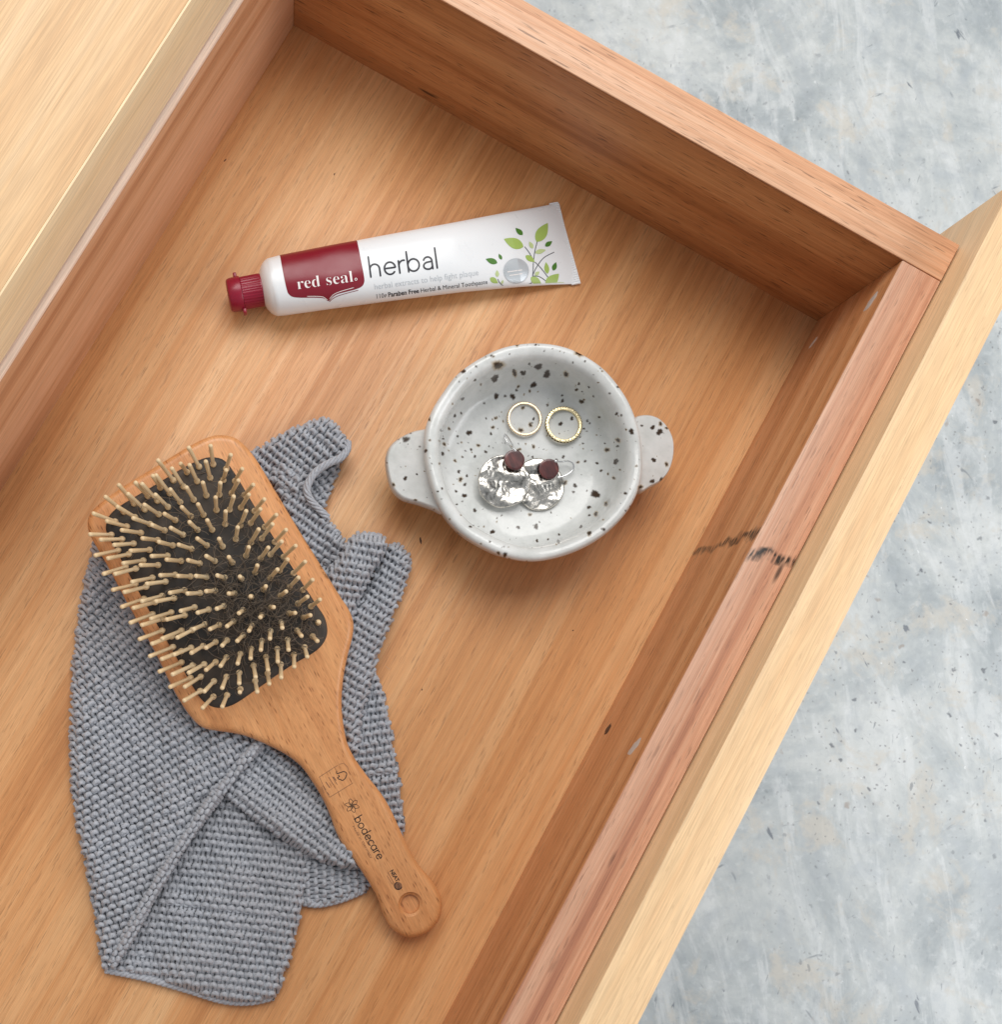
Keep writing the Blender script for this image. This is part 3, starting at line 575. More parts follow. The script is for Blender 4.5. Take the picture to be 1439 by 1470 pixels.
capmesh([(s0-0.0095, 0.0066, 0), (s0-0.0096, 0.0079, 0), (s0-0.0100, 0.0081, 0), (s0-0.0146, 0.0077, 0), (s0-0.0156, 0.0072, 0), (s0-0.0160, 0.0062, 0), (s0-0.0161, 0.0002, 0)], 'lid', cap)
for sg, sx, ln_ in ((1, -0.0112, 0.0020), (-1, -0.0098, 0.0016)):
    c = A0*[1, 1, 0]+ax*(s0+sx)+an*(sg*(0.0078+ln_/2))+np.array([0, 0, zc_]); bmx = box(-0.0008, 0.0008, -ln_/2-0.0006, ln_/2, -0.0022, 0.0022, 0.0004)
    bmx.transform(Matrix.Translation(c) @ Matrix.Rotation(math.atan2(ax[1], ax[0]), 4, 'Z')); bmx.materials.append(M_CAP); bmx.name = 'hinge_tab'; put('hinge_tab', bmx, cap)
# printed label
def band_decal(top, bot, n, m, mat, name, lift=0.00008):
    """label that wraps over the upper edge of the tube: columns run round the section from below the edge to the label's lower outline"""
    def st(P):
        z = np.full(len(P), 0.012)
        for _ in range(7): W = unp(P[:, 0], P[:, 1], z); z = tube_top(W[:, 0], W[:, 1])
        d = W[:, :2]-A0[:2]; s = (d@ax[:2])/LB; t = d@an[:2]/tube_w(s); return s, np.sign(t)*np.arccos(np.clip(np.abs(t), 0, 1)**(1/0.9)), t
    sa, _, _ = st(resample(top, n)); sb, _, tb = st(resample(bot, n))
    thb = np.where(tb > 0, np.arccos(np.clip(np.abs(tb), 0, 1)**(1/0.9)), np.pi-np.arccos(np.clip(np.abs(tb), 0, 1)**(1/0.9)))
    rows_ = []
    for r in np.linspace(0, 1, m):
        s = sa+(sb-sa)*r; th = -0.35+(thb+0.35)*r; c, sn = np.cos(th), np.sin(th); wv = tube_w(s); t = wv*np.sign(c)*np.abs(c)**0.9; q = np.clip(np.abs(t)/wv, 0, 1)
        zz = (1-q**2.3)**0.5*np.sign(sn)*tube_h(s)+tube_h(s)+0.0002+np.where(sn > 0, dent(s, t)*np.clip(sn*2, 0, 1), 0)
        nz = np.stack([c, sn], 1); rows_.append(A0[None]*[1, 1, 0]+ax*(s*LB)[:, None]+an*(t+lift*c)[:, None]+np.array([0, 0, 1])*(zz+lift*sn)[:, None])
    F = [(r*n+c, (r+1)*n+c, (r+1)*n+c+1, r*n+c+1) for r in range(m-1) for c in range(n-1)]
    return put(name, mesh(name, np.vstack(rows_), F, mat), body)
lab_top = [(401, 365.5), (430, 358.5), (460, 352.5), (490, 347.6), (511.5, 344.5)]
lab_bot = crom([(402, 367.5), (407, 395), (411.5, 415), (414, 421.5), (420, 426), (432, 427.3), (448, 427.2), (461, 427.6), (467, 429.2), (471.5, 432.6), (476.5, 427.2), (484, 422.3), (497, 418.8), (510, 415.4), (519, 411.5), (522.6, 406), (522.8, 398), (518, 372), (513, 347)], 5, False)
band_decal(lab_top, lab_bot, 120, 48, M_RED, 'red_label')
poly_decal(*ribbon(crom([(441, 425.4), (455, 425.4), (464, 426.4), (471.2, 430.2), (479, 422.8), (490, 418.0), (508, 412.9)], 5, False), [0.5]+[0.9]*29+[0.5]), tube_top, M_WPRINT, 'white_swoosh', body, 0.00013)
poly_decal(*ribbon(crom([(473, 432.6), (478, 428.6), (486, 424.6), (500, 420.4), (514, 416.8)], 5, False), 0.9), tube_top, M_RED, 'red_swoosh', body, 0.00013)
poly_decal(*typed('\U0001D42B\U0001D41E\U0001D41D \U0001D42C\U0001D41E\U0001D41A\U0001D425', (426.5, 415.5), (507.5, 404.2), 23.5, -0.012), tube_top, M_WPRINT, 'brand_lettering', body, 0.00015)
poly_decal(*ribbon(arc(511, 400.8, 1.6, 1.6, 0, 360, 14), 0.9), tube_top, M_WPRINT, 'registered_mark', body, 0.00015)
poly_decal(*strokes('herbal', (532.6, 397.6), (628, 384.6), 17.6, 2.5), tube_top, M_INK, 'herbal_lettering', body)
poly_decal(*typed('herbal extracts to help fight plaque', (537.6, 415.8), (687.5, 394.8), 12.0, -0.004), tube_top, M_GREY, 'tagline_lettering', body)
poly_decal(*typed('110g', (539.5, 428.4), (555.5, 426.4), 8.8), tube_top, M_INK, 'weight_lettering', body)
poly_decal(*typed('Paraben Free', (557.5, 426.0), (602.0, 420.2), 8.8, 0.022), tube_top, M_INK, 'paraben_lettering', body)
poly_decal(*typed('Herbal & Mineral Toothpaste', (604.0, 420.0), (700.5, 407.4), 8.8, 0.0), tube_top, M_INK, 'product_lettering', body)
# herb print: stems, leaves and foil seal (picture px from the enlarged crop)
def cp(x, y): return (560+x*300/1439, 270+y*300/1439)
stems = [[(970, 685), (985, 590), (990, 500), (1000, 430), (1015, 370)], [(985, 490), (960, 445), (930, 405)], [(985, 600), (1010, 545), (1060, 480), (1130, 442)], [(1000, 510), (1040, 550), (1090, 615)], [(985, 605), (1030, 610), (1075, 640)], [(970, 655), (910, 685), (840, 692), (790, 680), (755, 650), (745, 628)], [(990, 640), (1010, 670), (1035, 685)]]
poly_decal(*merge2([ribbon(crom([cp(*q) for q in s], 6, False), 1.15) for s in stems]), tube_top, M_STEM, 'stem_print', body, 0.00010)
def leaf(a, b, wd):
    a = np.array(cp(*a)); b = np.array(cp(*b)); d = b-a; L = np.linalg.norm(d); d /= L; nv = np.array([-d[1], d[0]]); t = np.linspace(0, 1, 12); ww = wd*300/1439*np.sin(np.pi*t**0.8)**0.9; ww[0] = ww[-1] = 0.05
    P = a+np.outer(t*L, d); V_ = np.vstack([P+nv*ww[:, None]/2, P-nv*ww[:, None]/2]); return V_, [(k, k+1, 12+k+1, 12+k) for k in range(11)]
for nm, mt, ls, lf in (('light_leaf_print', M_LEAF, [((920, 405), (785, 350), 72), ((1010, 370), (1088, 240), 76), ((1075, 680), (1165, 590), 74), ((970, 615), (1045, 665), 50), ((935, 465), (998, 508), 38), ((1085, 590), (1075, 510), 34), ((690, 618), (745, 655), 38)], 0.00012),
                   ('pale_leaf_print', M_LEAF2, [((1000, 445), (1075, 425), 32), ((985, 415), (960, 368), 28), ((740, 612), (738, 565), 26), ((1000, 600), (1030, 575), 26), ((1090, 690), (1205, 650), 44), ((770, 660), (780, 632), 16)], 0.00016),
                   ('dark_leaf_print', M_LEAF3, [((915, 322), (865, 275), 34), ((740, 515), (660, 488), 40), ((770, 492), (750, 452), 22), ((1070, 400), (1118, 366), 32), ((1125, 568), (1145, 510), 32), ((700, 692), (757, 688), 24)], 0.00014)):
    poly_decal(*merge2([leaf(*q) for q in ls]), tube_top, mt, nm, body, lf)
sc0 = np.array(cp(870, 570)); th = np.linspace(0, 2*np.pi, 48, endpoint=False); P = np.vstack([sc0[None]]+[sc0+18.3*r*np.stack([np.cos(th), np.sin(th)], 1) for r in (0.5, 0.9, 1.0)])
F = [(0, 1+k, 1+(k+1) % 48) for k in range(48)]+[(1+a*48+k, 1+(a+1)*48+k, 1+(a+1)*48+(k+1) % 48, 1+a*48+(k+1) % 48) for a in range(2) for k in range(48)]
poly_decal(P, F, tube_top, M_SEAL, 'silver_seal', body, 0.00018)
poly_decal(*ribbon([tuple(sc0+17.6*np.array([math.cos(a), math.sin(a)])) for a in np.linspace(0, 2*math.pi, 40)], 1.0), tube_top, M_GREY, 'seal_rim', body, 0.00022)
poly_decal(*merge2([ribbon([tuple(sc0+[x, y]), tuple(sc0+[x+dx, y-0.15*dx])], 1.5) for x, y, dx in ((-12, 1.5, 3), (-7.5, 0.9, 4), (-2, 0, 3), (3, -0.6, 5), (-9, 6.5, 4), (-3.5, 5.8, 6), (4, 4.6, 4))]), tube_top, M_WPRINT, 'seal_lettering', body, 0.00024)
# ------------------------------------------------------------------ knitted cloth
def wool():
    t = NT('grey_wool'); v = t.coord(); a = t.noise(v, 900, 4, 0.7); b = t.noise(v, 28, 3, 0.5); c4 = t.noise(v, 2600, 2, 0.5)
    c = t.ramp(a, [(0.25, (0.27, 0.28, 0.305)), (0.5, (0.41, 0.425, 0.465)), (0.8, (0.55, 0.565, 0.605))])
    c = t.mix(t.lvl(b, 0.40, 0.70, 0, 0.30), c, (0.33, 0.315, 0.325))
    nr = t.bump(c4, 0.5, 0.0003); nr = t.bump(a, 0.5, 0.0005, nr)
    return t.done(c, 0.95, nr, Sheen_Weight=0.25, Sheen_Roughness=0.5, Specular_IOR_Level=0.15)
M_WOOL = wool()
cloth = thing('knitted_cloth', 'grey knitted washcloth with ridged stitches lying in folds under the hairbrush', 'cloth', tuple(V(320, 1080, 0)))
def pdist(u, v, poly):
    """inside test and distance to the outline"""
    A = np.asarray(poly, float); B = np.roll(A, -1, 0); q = np.stack([u, v], -1)[:, None]
    d = B-A; t = np.clip(((q-A)*d).sum(-1)/(d*d).sum(-1), 0, 1); dist = np.linalg.norm(q-(A+t[..., None]*d), axis=-1).min(1)
    cr = ((A[:, 1] > q[..., 1]) != (B[:, 1] > q[..., 1])) & (q[..., 0] < (B[:, 0]-A[:, 0])*(q[..., 1]-A[:, 1])/(B[:, 1]-A[:, 1]+1e-12)+A[:, 0])
    return cr.sum(1) % 2 == 1, dist
SX, SYP = 12.5, 11.3
def fold(poly, ang, ctl, roll=14, zed=0.0016, fan=None, seed=0, sx=SX, sy=SYP, bend=0.0, stag=0.3):
    poly = crom(poly, 5); C = np.array(ctl, float)
    c0 = poly.mean(0); a = math.radians(ang); e1 = np.array([math.cos(a), math.sin(a)]); e2 = np.array([-e1[1], e1[0]])
    def zs(u, v, dist):
        w_ = 1/(((u[:, None]-C[:, 0])**2+(v[:, None]-C[:, 1])**2)/900+0.6)**1.6; zp = (w_*C[:, 2]).sum(1)/w_.sum(1)*0.001
        zp = zp+0.0009*np.sin(u*0.055+v*0.03+seed)*np.sin(v*0.043-u*0.02+seed*2)+0.0006*np.sin(u*0.11-v*0.07+seed)
        q = 1-np.clip(dist/roll, 0, 1); return zed+(zp-zed)*np.sqrt(np.clip(1-q*q, 0, 1))
    L = np.abs(poly-c0).max()*1.5; nrow = int(2*L/sy)+2; nst = int(2*L/sx)+2; K = 12
    tt = np.arange(nst*K+1)/K*2*np.pi; parts = []
    rng = np.random.default_rng(seed+11)
    for j in range(nrow):
        ph = tt; x = (tt/(2*np.pi)-nst/2)*sx+0.135*sx*np.sin(2*ph)+stag*sx*(j % 2)
        y = (j-nrow/2)*sy-0.60*sy*np.cos(ph)
        jit = rng.normal(0, 0.8, nst+2); x = x+np.interp(tt/(2*np.pi), np.arange(nst+2), jit); jit = rng.normal(0, 0.65, nst+2)+rng.normal(0, 0.7); y = y+np.interp(tt/(2*np.pi), np.arange(nst+2), jit)
        zz = 0.00100*np.cos(2*ph)+0.00055*np.cos(ph)
        y = y+bend*(x/100)**2
        if fan is None: u = c0[0]+x*e1[0]+y*e2[0]; v = c0[1]+x*e1[1]+y*e2[1]
        else:
            F = np.array(fan, float); R0 = np.linalg.norm(c0-F); th0 = math.atan2(c0[1]-F[1], c0[0]-F[0]); th = th0+y/R0; r = R0+x; u = F[0]+r*np.cos(th); v = F[1]+r*np.sin(th)
        m = (u > poly[:, 0].min()-2) & (u < poly[:, 0].max()+2) & (v > poly[:, 1].min()-2) & (v < poly[:, 1].max()+2)
        if m.sum() < 5: continue
        ins = np.zeros(len(u), bool); dist = np.zeros(len(u)); ii = np.where(m)[0]; a_, b_ = pdist(u[ii], v[ii], poly); ins[ii] = a_; dist[ii] = b_
        z = zs(u, v, dist)+zz
        idx = np.where(ins)[0]
        if len(idx) < 5: continue
        for run in np.split(idx, np.where(np.diff(idx) > 1)[0]+1):
            if len(run) < 5: continue
            P = unp(u[run], v[run], z[run]); rad = 0.00094*(1+0.05*np.sin(np.arange(len(run))*1.9+j)+0.12*np.cos(ph[run]))
            parts.append(tube(P, rad, 7))
    # the knit's closed back: one sheet just under the yarn
    g = 4.0; gu = np.arange(poly[:, 0].min(), poly[:, 0].max()+g, g); gv = np.arange(poly[:, 1].min(), poly[:, 1].max()+g, g); U, W_ = np.meshgrid(gu, gv)
    ins, dist = pdist(U.ravel(), W_.ravel(), poly); z = zs(U.ravel(), W_.ravel(), dist)-0.0016; P = unp(U.ravel(), W_.ravel(), z); I = ins.reshape(U.shape); n = U.shape[1]
    qi, qj = np.where(I[:-1, :-1] & I[1:, :-1] & I[:-1, 1:] & I[1:, 1:]); k = qi*n+qj
    parts.append((P, np.stack([k, k+n, k+n+1, k+1], 1)))
    v_, f_ = cat(parts); o = put('knitted_fold', mesh('knitted_fold', v_, f_, M_WOOL), cloth); o['kind'] = 'stuff'; return o
def cord(path, rad, pitch, name='rolled_edge', strands=3, off=0.6, thick=0.72):
    """rolled or chained edge: strands of yarn twisted along a path of (u, v, mm)"""
    P = np.asarray(path, float); P = crom(P, 14, False); W = unp(P[:, 0], P[:, 1], P[:, 2]*0.001); W = resample(W, int(np.linalg.norm(np.diff(W, axis=0), axis=1).sum()/0.0006)+2)
    T_ = np.gradient(W, axis=0); T_ /= np.linalg.norm(T_, axis=1)[:, None]; A = np.cross(T_, [0, 0, 1.0]); A /= np.linalg.norm(A, axis=1)[:, None]; B = np.cross(A, T_); s = np.arange(len(W))*0.0006; parts = []
    for k in range(strands):
        ph = 2*np.pi*(s/pitch+k/strands); Q = W+off*rad*(A*np.cos(ph)[:, None]+B*np.sin(ph)[:, None]); parts.append(tube(Q, rad*thick, 8))
    v_, f_ = cat(parts); o = put(name, mesh(name, v_, f_, M_WOOL), cloth); o['kind'] = 'stuff'; return o
# lower right tail (D), lower panel (B), middle fold (C), big left panel (A)
fold([(440, 1215), (437, 1255), (430, 1296), (458, 1298), (490, 1291), (526, 1276), (545, 1262), (530, 1225), (480, 1200)], 88, [(480, 1250, 5), (440, 1250, 3)], 12, seed=1)
fold([(300, 1090), (200, 1290), (147, 1386), (152, 1393), (210, 1404), (270, 1421), (320, 1436), (360, 1438), (393, 1431), (409, 1400), (426, 1340), (436, 1290), (446, 1236), (460, 1200), (420, 1120), (350, 1090)], 7, [(300, 1190, 4), (360, 1190, 6), (400, 1215, 5), (255, 1270, 4), (210, 1340, 3.5), (330, 1290, 9), (400, 1320, 8), (180, 1390, 4), (300, 1380, 9), (370, 1400, 7)], 15, seed=2, bend=1.2)
fold([(372, 1060), (335, 1085), (309, 1114), (318, 1135), (345, 1163), (380, 1188), (415, 1211), (450, 1232), (485, 1243), (515, 1247), (550, 1235), (520, 1130), (470, 1040), (420, 1030)], 38, [(320, 1125, 10), (400, 1192, 15.5), (350, 1155, 14), (480, 1232, 14), (430, 1120, 9), (390, 1120, 9), (480, 1180, 11)], 20, zed=0.006, seed=3)
fold([(152, 740), (128, 800), (112, 880), (103, 960), (100, 1060), (104, 1150), (119, 1230), (135, 1310), (146, 1386), (158, 1388), (200, 1312), (248, 1230), (294, 1163), (340, 1106), (385, 1056), (430, 1010), (400, 900), (300, 760), (220, 720)], -30, [(130, 900, 8), (200, 900, 14), (128, 1060, 12), (200, 1000, 10), (220, 1080, 10), (300, 1080, 14), (160, 1250, 12), (190, 1180, 9), (250, 1190, 14), (155, 1350, 9), (330, 1020, 15)], 22, zed=0.0016, fan=(-663, 1614), seed=4, stag=0.5, sx=13.0, sy=11.5)
hem = crom([(400, 1036), (372, 1066), (338, 1106), (294, 1162), (248, 1229), (202, 1310), (172, 1364), (156, 1390)], 4, False)
ht = np.gradient(hem, axis=0); ht /= np.linalg.norm(ht, axis=1)[:, None]; hn = np.stack([-ht[:, 1], ht[:, 0]], 1)
hw = np.interp(np.linspace(0, 1, len(hem)), [0, 0.85, 1], [9.5, 8.5, 4])[:, None]
strip = np.vstack([hem+hn*hw, (hem-hn*hw)[::-1]])[::3]
fold([tuple(q) for q in strip], 122.5, [(372, 1066, 15.5), (294, 1162, 15), (202, 1310, 13), (158, 1388, 8)], 9, zed=0.007, seed=14, sx=10.5, sy=6.2, stag=0.5)
cord([(152, 1392, 2.4), (210, 1404, 2.8), (270, 1421, 3), (320, 1436, 3), (360, 1438, 3), (392, 1431, 2.8)], 0.0013, 0.007)
cord([(436, 1296, 2.0), (458, 1298, 2.2), (490, 1291, 2.3), (524, 1277, 2.3)], 0.0013, 0.007)
# right side: low strip by the handle (E2), long strip (E1 + F2), ridge (F1), middle (G), tongue behind the curl (I), upper piece (H)
fold([(540, 962), (553, 1005), (561, 1040), (568, 1080), (575, 1120), (579, 1160), (578, 1200), (560, 1190), (530, 1130), (500, 1080), (505, 1020), (520, 980)], -9, [(555, 1060, 6.5), (530, 1050, 5), (565, 1150, 6)], 12, seed=5)
fold([(556, 778), (573, 781), (587, 795), (590, 812), (584, 838), (573, 866), (558, 905), (545, 935), (538, 968), (528, 1000), (521, 1030), (517, 1065), (512, 1096), (490, 1060), (470, 1000), (485, 900), (512, 858), (532, 828), (545, 805)], 33, [(575, 810, 11), (545, 870, 13), (510, 950, 13), (500, 1040, 12), (535, 840, 6), (548, 800, 5)], 17, seed=6)
fold([(470, 640), (500, 640), (497, 655), (491, 670), (481, 692), (473, 712), (465, 733), (452, 725), (440, 700), (445, 670)], 48, [(470, 680, 5), (490, 655, 6)], 10, seed=7)
fold([(425, 668), (440, 690), (447, 712), (464, 732), (475, 747), (487, 764), (500, 780), (520, 800), (515, 850), (480, 860), (420, 760), (390, 690), (400, 660)], 35, [(440, 720, 12), (460, 760, 10), (480, 800, 8), (420, 690, 10), (490, 790, 6)], 13, seed=8)
fold([(497, 779), (510, 765), (530, 763.5), (548, 768), (556, 781), (549, 803), (536, 826), (524, 848), (510, 885), (490, 910), (465, 860), (470, 825), (485, 800)], 8, [(520, 785, 16), (505, 830, 18), (495, 870, 15), (535, 800, 16)], 18, zed=0.003, seed=9)
fold([(340, 655), (361, 645), (388, 631), (412, 618), (435, 608.5), (455, 601), (472, 600), (484, 610), (495, 625), (500, 640), (490, 656), (470, 665.5), (455, 675), (444, 688), (437, 706), (420, 715), (395, 700), (365, 690)], 40, [(390, 660, 7), (430, 640, 10), (470, 620, 12), (490, 640, 14), (430, 690, 12)], 12, seed=10)
cord([(499, 634, 11), (498, 646, 13), (489, 657, 14), (470, 666, 14), (455, 676, 14), (445, 689, 14), (440.5, 704, 14), (446, 718, 13), (458, 731, 11.5), (470, 743, 10)], 0.0015, 0.014, strands=5, off=0.72, thick=0.5)
# stray fibres standing off the wool
rng = np.random.default_rng(17); parts = []
src = [c for c in cloth.children if c.name.startswith('knitted_fold')]
for c in src:
    n_ = len(c.data.vertices); co = np.empty(n_*3, np.float32); c.data.vertices.foreach_get('co', co); co = co.reshape(-1, 3).astype(float)+np.array(cloth.location)
    nn_ = np.empty(n_*3, np.float32); c.data.vertices.foreach_get('normal', nn_); nn_ = nn_.reshape(-1, 3)
    for q in rng.choice(n_, max(60, n_//260), replace=False):
        if nn_[q, 2] < 0.1: continue
        d = nn_[q]*0.6+rng.normal(0, 0.6, 3); d /= np.linalg.norm(d); p = co[q]; P = [p]
        for _ in range(4): d = d+rng.normal(0, 0.45, 3); d /= np.linalg.norm(d); p = p+d*rng.uniform(0.0003, 0.0007); P.append(p)
        parts.append(tube(P, 0.00004, 3))
v_, f_ = cat(parts); o = put('stray_fibres', mesh('stray_fibres', v_, f_, M_WOOL), cloth); o['kind'] = 'stuff'
# ------------------------------------------------------------------ hairbrush
OUT = [(125.4, 755.6), (126, 746), (130, 736), (148, 719), (182, 695), (220, 672), (254, 651), (286, 633), (306.5, 625.5), (322, 625), (336, 628), (350, 638), (366, 657), (383, 684), (399, 711), (420, 746), (441, 780), (466, 820), (489, 857), (501, 875), (507.6, 895), (505.5, 917), (499, 942), (493, 974), (490.6, 1004), (492, 1031), (498, 1064), (509, 1088), (526, 1112), (548, 1140), (563, 1166), (581, 1205.5), (600, 1240), (620, 1264), (632, 1284), (634.5, 1301), (630, 1321), (615.6, 1337), (596, 1345), (578.6, 1343.5), (561, 1331), (550, 1312), (543.7, 1292.6), (530.7, 1268.7), (509, 1236), (491.5, 1212), (480.6, 1190), (473, 1168.5), (463, 1146.7), (450, 1125), (432.7, 1101), (413, 1085), (395, 1075), (372.5, 1064.5), (345, 1054.5), (310, 1049), (293, 1045.5), (279.6, 1036), (262, 1013), (245, 983), (220, 932), (184, 869), (157, 818), (142, 791.6), (129, 769)]
B0 = unp(235, 662, 0.033); B1 = unp(590, 1335, 0.0125); bx = B1-B0; bx[2] = 0; BL = float(np.linalg.norm(bx)); bx /= BL; BTH = 0.0115
bw = np.array([-bx[1], bx[0], 0])
if np.dot(bw, [1, 0, 0]) < 0: bw = -bw
def brush_z(x, y):
    t = ((x-B0[0])*bx[0]+(y-B0[1])*bx[1])/BL; return 0.0335-0.0207*t
def onb(pts, z0=0.0):
    P = np.asarray(pts, float); z = np.full(len(P), 0.025)
    for _ in range(6): W = unp(P[:, 0], P[:, 1], z); z = brush_z(W[:, 0], W[:, 1])+z0
    return W
M_BEECH = wood('beech_brush_wood', srgb(222, 164, 112), srgb(206, 144, 92), srgb(180, 116, 68), 'x', rotz=-math.atan2(bx[1], bx[0]), band=40, streak=170, pores=0.0, rough=0.36, seed=8.0, bandmix=0.8)
def beech_flecks(m):
    t = NT.__new__(NT); t.m = m; t.t = m.node_tree; t.b = t.t.nodes['Principled BSDF']
    old = t.b.inputs['Base Color'].links[0].from_socket
    v = t.coord(-math.atan2(bx[1], bx[0]), (200, 980, 90)); vo = t.n('ShaderNodeTexVoronoi'); vo.inputs['Scale'].default_value = 1; t.l(v, vo.inputs['Vector'])
    sep = t.n('ShaderNodeSeparateColor'); t.l(vo.outputs['Color'], sep.inputs[0])
    g = t.math('MULTIPLY', t.math('GREATER_THAN', sep.outputs[0], 0.30), t.lvl(vo.outputs['Distance'], 0.12, 0.34, 0.9, 0))
    g = t.math('MULTIPLY', g, t.lvl(sep.outputs[1], 0, 1, 0.3, 1.0))
    c = t.mix(g, old, srgb(126, 74, 38))
    at = t.n('ShaderNodeAttribute'); at.attribute_name = 'wear'
    nz = t.noise(t.coord(0, (330, 330, 330)), 1, 4, 0.65)
    c = t.mix(t.math('MULTIPLY', t.lvl(at.outputs['Fac'], 0.05, 0.6, 0, 0.9), t.lvl(nz, 0.52, 0.60, 0, 1)), c, srgb(92, 58, 32))
    t.l(c, t.b.inputs['Base Color'])
beech_flecks(M_BEECH)
br = thing('hairbrush', 'wooden paddle hairbrush with bristles up, resting on the grey cloth', 'hairbrush', tuple((B0+B1)/2*np.array([1, 1, 0])))
oc = resample(crom(OUT, 8), 300, True)
Wm = onb(oc, -0.003)
vs, fs, m, n, a2 = slab(Wm[:, :2], brush_z, BTH, 0.0034, 0.003, 6)
top = tuple(range((m-1)*n, m*n)); bot = tuple(range(0, n))[::-1]
if a2 < 0: top = top[::-1]; bot = bot[::-1]
me = mesh('brush_body', vs, fs+[top, bot], M_BEECH)
body_b = put('brush_body', me, br)
def cutter(c, prof):
    v, f = lathe(prof, 64, c); k = len(v); f = [tuple(q) for q in f]+[tuple(range(64))[::-1], tuple(range(k-64, k))]
    return v, f
hc = onb([(589.5, 1298.6)])[0]; zt = float(hc[2])
v, f = cutter((hc[0], hc[1], 0), [(0.0040, zt-0.0030), (0.0041, zt-0.0012), (0.0053, zt-0.0003), (0.0060, zt+0.004)])
cm = put('cutter', mesh('cutter', v, f, M_BEECH, False))
bmt = bmesh.new(); bmt.from_mesh(cm.data); bmesh.ops.recalc_face_normals(bmt, faces=bmt.faces); bmt.to_mesh(cm.data); bmt.free()
bmt = bmesh.new(); bmt.from_mesh(body_b.data); bmesh.ops.recalc_face_normals(bmt, faces=bmt.faces); bmt.to_mesh(body_b.data); bmt.free()
md = body_b.modifiers.new('hole', 'BOOLEAN'); md.object = cm; md.operation = 'DIFFERENCE'; md.solver = 'EXACT'
dg = bpy.context.evaluated_depsgraph_get(); nm_ = bpy.data.meshes.new_from_object(body_b.evaluated_get(dg)); body_b.modifiers.clear(); body_b.data = nm_; nm_.name = 'brush_body'
bpy.data.objects.remove(cm); nm_.polygons.foreach_set('use_smooth', [True]*len(nm_.polygons)); sharp(nm_, 32)
# worn, chipped lacquer along one edge of the paddle
co = np.array([v.co[:] for v in nm_.vertices])+np.array(br.location); uu, vv_ = prj(co); wear = np.zeros(len(co))
wp = crom([(396, 690), (409, 716), (421, 738), (434, 760), (446, 782), (458, 803), (470, 825)], 6, False)
dd_ = np.sqrt(((np.stack([uu, vv_], 1)[:, None]-wp[None])**2).sum(-1)).min(1); wear = np.clip(1-dd_/7.0, 0, 1)*(co[:, 2] > 0.012)
at_ = nm_.color_attributes.new('wear', 'FLOAT_COLOR', 'POINT'); at_.data.foreach_set('color', np.stack([wear, wear, wear, np.ones_like(wear)], 1).astype(np.float32).ravel())
# rubber cushion
o5 = lambda L: [(100+x*420/1403, 600+y*420/1403) for x, y in L]
PAD = o5([(640, 193), (700, 188), (745, 205), (790, 262), (870, 395), (980, 575), (1090, 750), (1180, 890), (1225, 960), (1237, 1030), (1215, 1085), (1165, 1130), (1060, 1190), (900, 1300), (800, 1368), (740, 1390), (690, 1388), (640, 1360), (590, 1290), (500, 1130), (400, 960), (300, 780), (215, 625), (178, 560), (172, 510), (195, 458), (260, 408), (400, 325), (540, 240)])
def rubber():
    t = NT('black_rubber'); v = t.coord(); a = t.noise(v, 1400, 2); b = t.noise(v, 60, 4)
    c = t.mix(t.lvl(b, 0.36, 0.60, 0, 0.9), (0.013, 0.012, 0.012), (0.055, 0.040, 0.028)); return t.done(c, 0.62, t.bump(a, 0.25, 0.0003))
M_RUB = rubber()
pw = onb(resample(crom(PAD, 6), 180, True)); pc = pw.mean(0)
def pad_z(x, y, rho): return brush_z(x, y)+0.0003+0.0028*(1-rho**2)
vs = []; prof = [1.0]+list(np.linspace(0.995, 0.02, 26))
for q, s in enumerate(prof):
    Q = pc+(pw-pc)*s; z = pad_z(Q[:, 0], Q[:, 1], s); z = z-0.0006 if q == 0 else z; vs.append(np.column_stack([Q[:, :2], z]))
vs = np.vstack(vs); n = 180; mm = len(prof); i = np.arange(mm-1)[:, None]; j = np.arange(n)[None]
F_ = np.stack([i*n+j, i*n+(j+1) % n, (i+1)*n+(j+1) % n, (i+1)*n+j], -1).reshape(-1, 4)
if np.sum(pw[:, 0]*np.roll(pw[:, 1], -1)-np.roll(pw[:, 0], -1)*pw[:, 1]) < 0: F_ = F_[:, ::-1]
pad = put('rubber_cushion', mesh('rubber_cushion', vs, F_, M_RUB), br)
pang = np.arctan2(pw[:, 1]-pc[1], pw[:, 0]-pc[0]); prad = np.linalg.norm((pw-pc)[:, :2], axis=1); od = np.argsort(pang)
def rho(x, y): return np.hypot(x-pc[0], y-pc[1])/np.interp(np.arctan2(y-pc[1], x-pc[0]), pang[od], prad[od], period=2*np.pi)
